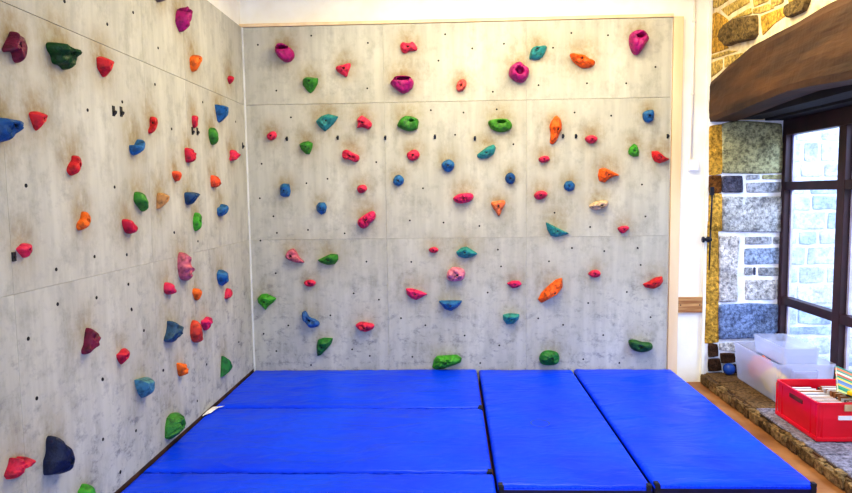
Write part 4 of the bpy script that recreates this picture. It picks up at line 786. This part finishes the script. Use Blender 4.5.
me = bpy.data.meshes.new('ball'); bm.to_mesh(me); bm.free(); me.materials.append(M_BALL)
for p in me.polygons: p.use_smooth = True
o = bpy.data.objects.new('ball', me); o.location = (4.172, -.078, SZ + .049); COL.objects.link(o); tag(o, 'small blue ball on the sill between the clear bin and the pier', 'ball')

# red crate
CX0, CX1, CY0, CY1, CZ1 = 4.07, 4.60, -1.575, -1.055, .345
crate = tub('red_crate', CX0, CX1, CY0, CY1, SZ, CZ1, 'red plastic crate full of books on the window sill', M_RED, .012, .005, 'crate')
org = crate.location.copy()
b = MB(org); b.box(CX0 + .002, CX1 - .002, CY0 + .002, CY1 - .002, SZ + .0, SZ + .028, .006); b.build('foot_band', M_RED, crate)
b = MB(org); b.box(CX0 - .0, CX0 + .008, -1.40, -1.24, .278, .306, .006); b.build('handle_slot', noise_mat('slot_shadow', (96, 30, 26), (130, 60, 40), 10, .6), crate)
for yv in (-1.565, -1.49, -1.14, -1.066):
    b = MB(org); b.box(CX0 + .002, CX0 + .010, yv - .004, yv + .004, SZ + .02, .325, .002); b.build('rib', M_RED, crate)
for xv in (4.11, 4.30, 4.52):
    b = MB(org); b.box(xv - .004, xv + .004, CY0 + .002, CY0 + .010, SZ + .02, .325, .002); b.build('rib', M_RED, crate)
b = MB(org); b.box(4.20, 4.36, CY0 - .002, CY0 + .008, .235, .262, .001); b.build('sticker', M_LABELW, crate)
b = MB(org); b.box(4.235, 4.36, CY0 - .004, CY0 + .008, .292, .335, .003); b.build('label_holder', M_LABELT, crate)

def book(w, h, t, cover_mat, label, group, name='book'):
    root = empty(name, (0, 0, 0), label, 'book', group)
    b = MB(); b.box(-w / 2, w / 2, -t / 2, -t / 2 + .002, 0, h); b.box(-w / 2, w / 2, t / 2 - .002, t / 2, 0, h); b.box(-w / 2 - .001, -w / 2 + .002, -t / 2, t / 2, 0, h); b.build('cover', cover_mat, root)
    b = MB(); b.box(-w / 2 + .002, w / 2 - .004, -t / 2 + .002, t / 2 - .002, .003, h - .003); b.build('pages', M_PAPER, root)
    return root
def copy_tree(o):
    c = o.copy(); COL.objects.link(c)
    for ch in o.children:
        d = ch.copy(); COL.objects.link(d); d.parent = c
    return c
LB = 'upright book with white page edges packed into the red crate'
protos = [book(.205, .195, .030, M_COVER2, LB, 'books packed upright in the red crate'), book(.20, .205, .024, M_COVER, LB, 'books packed upright in the red crate'), book(.21, .188, .034, M_COVER3, LB, 'books packed upright in the red crate')]
thick = [.030, .024, .034]; used = [False] * 3; rr = random.Random(5)
for col_x in (4.20, 4.445):
    yy = CY1 - .025
    while True:
        k = rr.choice([0, 0, 1, 1, 2]); t = thick[k]
        if yy - t < CY0 + .03: break
        bk = protos[k] if not used[k] else copy_tree(protos[k]); used[k] = True
        bk.location = (col_x + rr.uniform(-.008, .008), yy - t / 2, SZ + .011 + rr.uniform(0, .012)); bk.rotation_euler = (rr.uniform(-.02, .02), 0, rr.uniform(-.02, .02))
        yy -= t + .003
for k in range(3):
    if not used[k]: protos[k].location = (4.2, -1.3, SZ + .01)
# striped book and yellow case on top
sb = empty('striped_book', (4.39, -1.38, .325), 'striped green, yellow and blue book leaning on top of the red crate', 'book')
b = MB(); b.box(-.09, .11, -.002, .0, 0, .19); b.box(-.09, .11, .012, .014, 0, .19); b.build('cover', M_STRIPE, sb)
b = MB(); b.box(-.086, .108, .0, .012, .002, .188); b.build('pages', M_PAPER, sb)
sb.rotation_euler = (math.radians(-38), math.radians(24), math.radians(4))
yb = empty('yellow_case', (4.44, -1.46, CZ1 + .002), 'yellow case with a black edge lying on the books in the crate', 'case')
b = MB(); b.box(-.10, .10, -.05, .05, .008, .034, .006); b.build('shell', M_YEL, yb)
b = MB(); b.box(-.108, .0, -.056, .052, .0, .010, .003); b.build('edge', M_BLACK, yb)
yb.rotation_euler = (0, 0, .25)

# ------------------------------------------------------------------ camera and light
r_, u_, f_, c_ = (Vector(v) for v in CAM)
cam = bpy.data.cameras.new('camera'); co = bpy.data.objects.new('camera', cam); COL.objects.link(co)
mw = Matrix((( r_.x, u_.x, -f_.x, c_.x), (r_.y, u_.y, -f_.y, c_.y), (r_.z, u_.z, -f_.z, c_.z), (0, 0, 0, 1)))
co.matrix_world = mw; cam.sensor_width = 36; cam.lens = 635 / 852 * 36; cam.clip_start = .05
bpy.context.scene.camera = co

def area(name, loc, rot, sx, sy, power, color):
    l = bpy.data.lights.new(name, 'AREA'); l.shape = 'RECTANGLE'; l.size = sx; l.size_y = sy; l.energy = power; l.color = color
    o = bpy.data.objects.new(name, l); o.location = loc; o.rotation_euler = rot; COL.objects.link(o); return o
area('ceiling_light', (2.3, -1.5, 3.55), (0, 0, 0), 2.6, 1.8, 122, (1.0, .87, .55))
area('rear_fill', (1.3, -6.9, 2.1), (math.radians(86), 0, math.radians(-12)), 2.6, 2.4, 46, (.86, .96, 1.0))  # added cool fill behind the camera, not a fitting of the room
area('low_fill', (2.6, -5.8, .5), (math.radians(96), 0, math.radians(26)), 2.4, .8, 72, (.26, .48, 1.0))  # added blue fill near the floor, tints the lower walls; no lamp stands there
area('window_daylight', (6.6, -2.4, 3.6), (0, math.radians(52), math.radians(-14)), 2.0, 2.0, 300, (.46, .64, 1.0))
s = bpy.data.lights.new('sun', 'SUN'); s.energy = 2.2; s.color = (.86, .93, 1); s.angle = .1
so = bpy.data.objects.new('sun', s); so.rotation_euler = (math.radians(50), 0, math.radians(-12)); COL.objects.link(so)
w = bpy.data.worlds.new('world'); bpy.context.scene.world = w; w.use_nodes = True
bg = w.node_tree.nodes['Background']; bg.inputs[0].default_value = (.72, .82, 1, 1); bg.inputs[1].default_value = 2.0
sc = bpy.context.scene
sc.view_settings.view_transform = 'Standard'; sc.view_settings.look = 'Medium High Contrast'; sc.view_settings.exposure = 0; sc.view_settings.gamma = 1
sc.cycles.use_denoising = True; sc.cycles.max_bounces = 8; sc.cycles.transparent_max_bounces = 12; sc.cycles.sample_clamp_indirect = 6
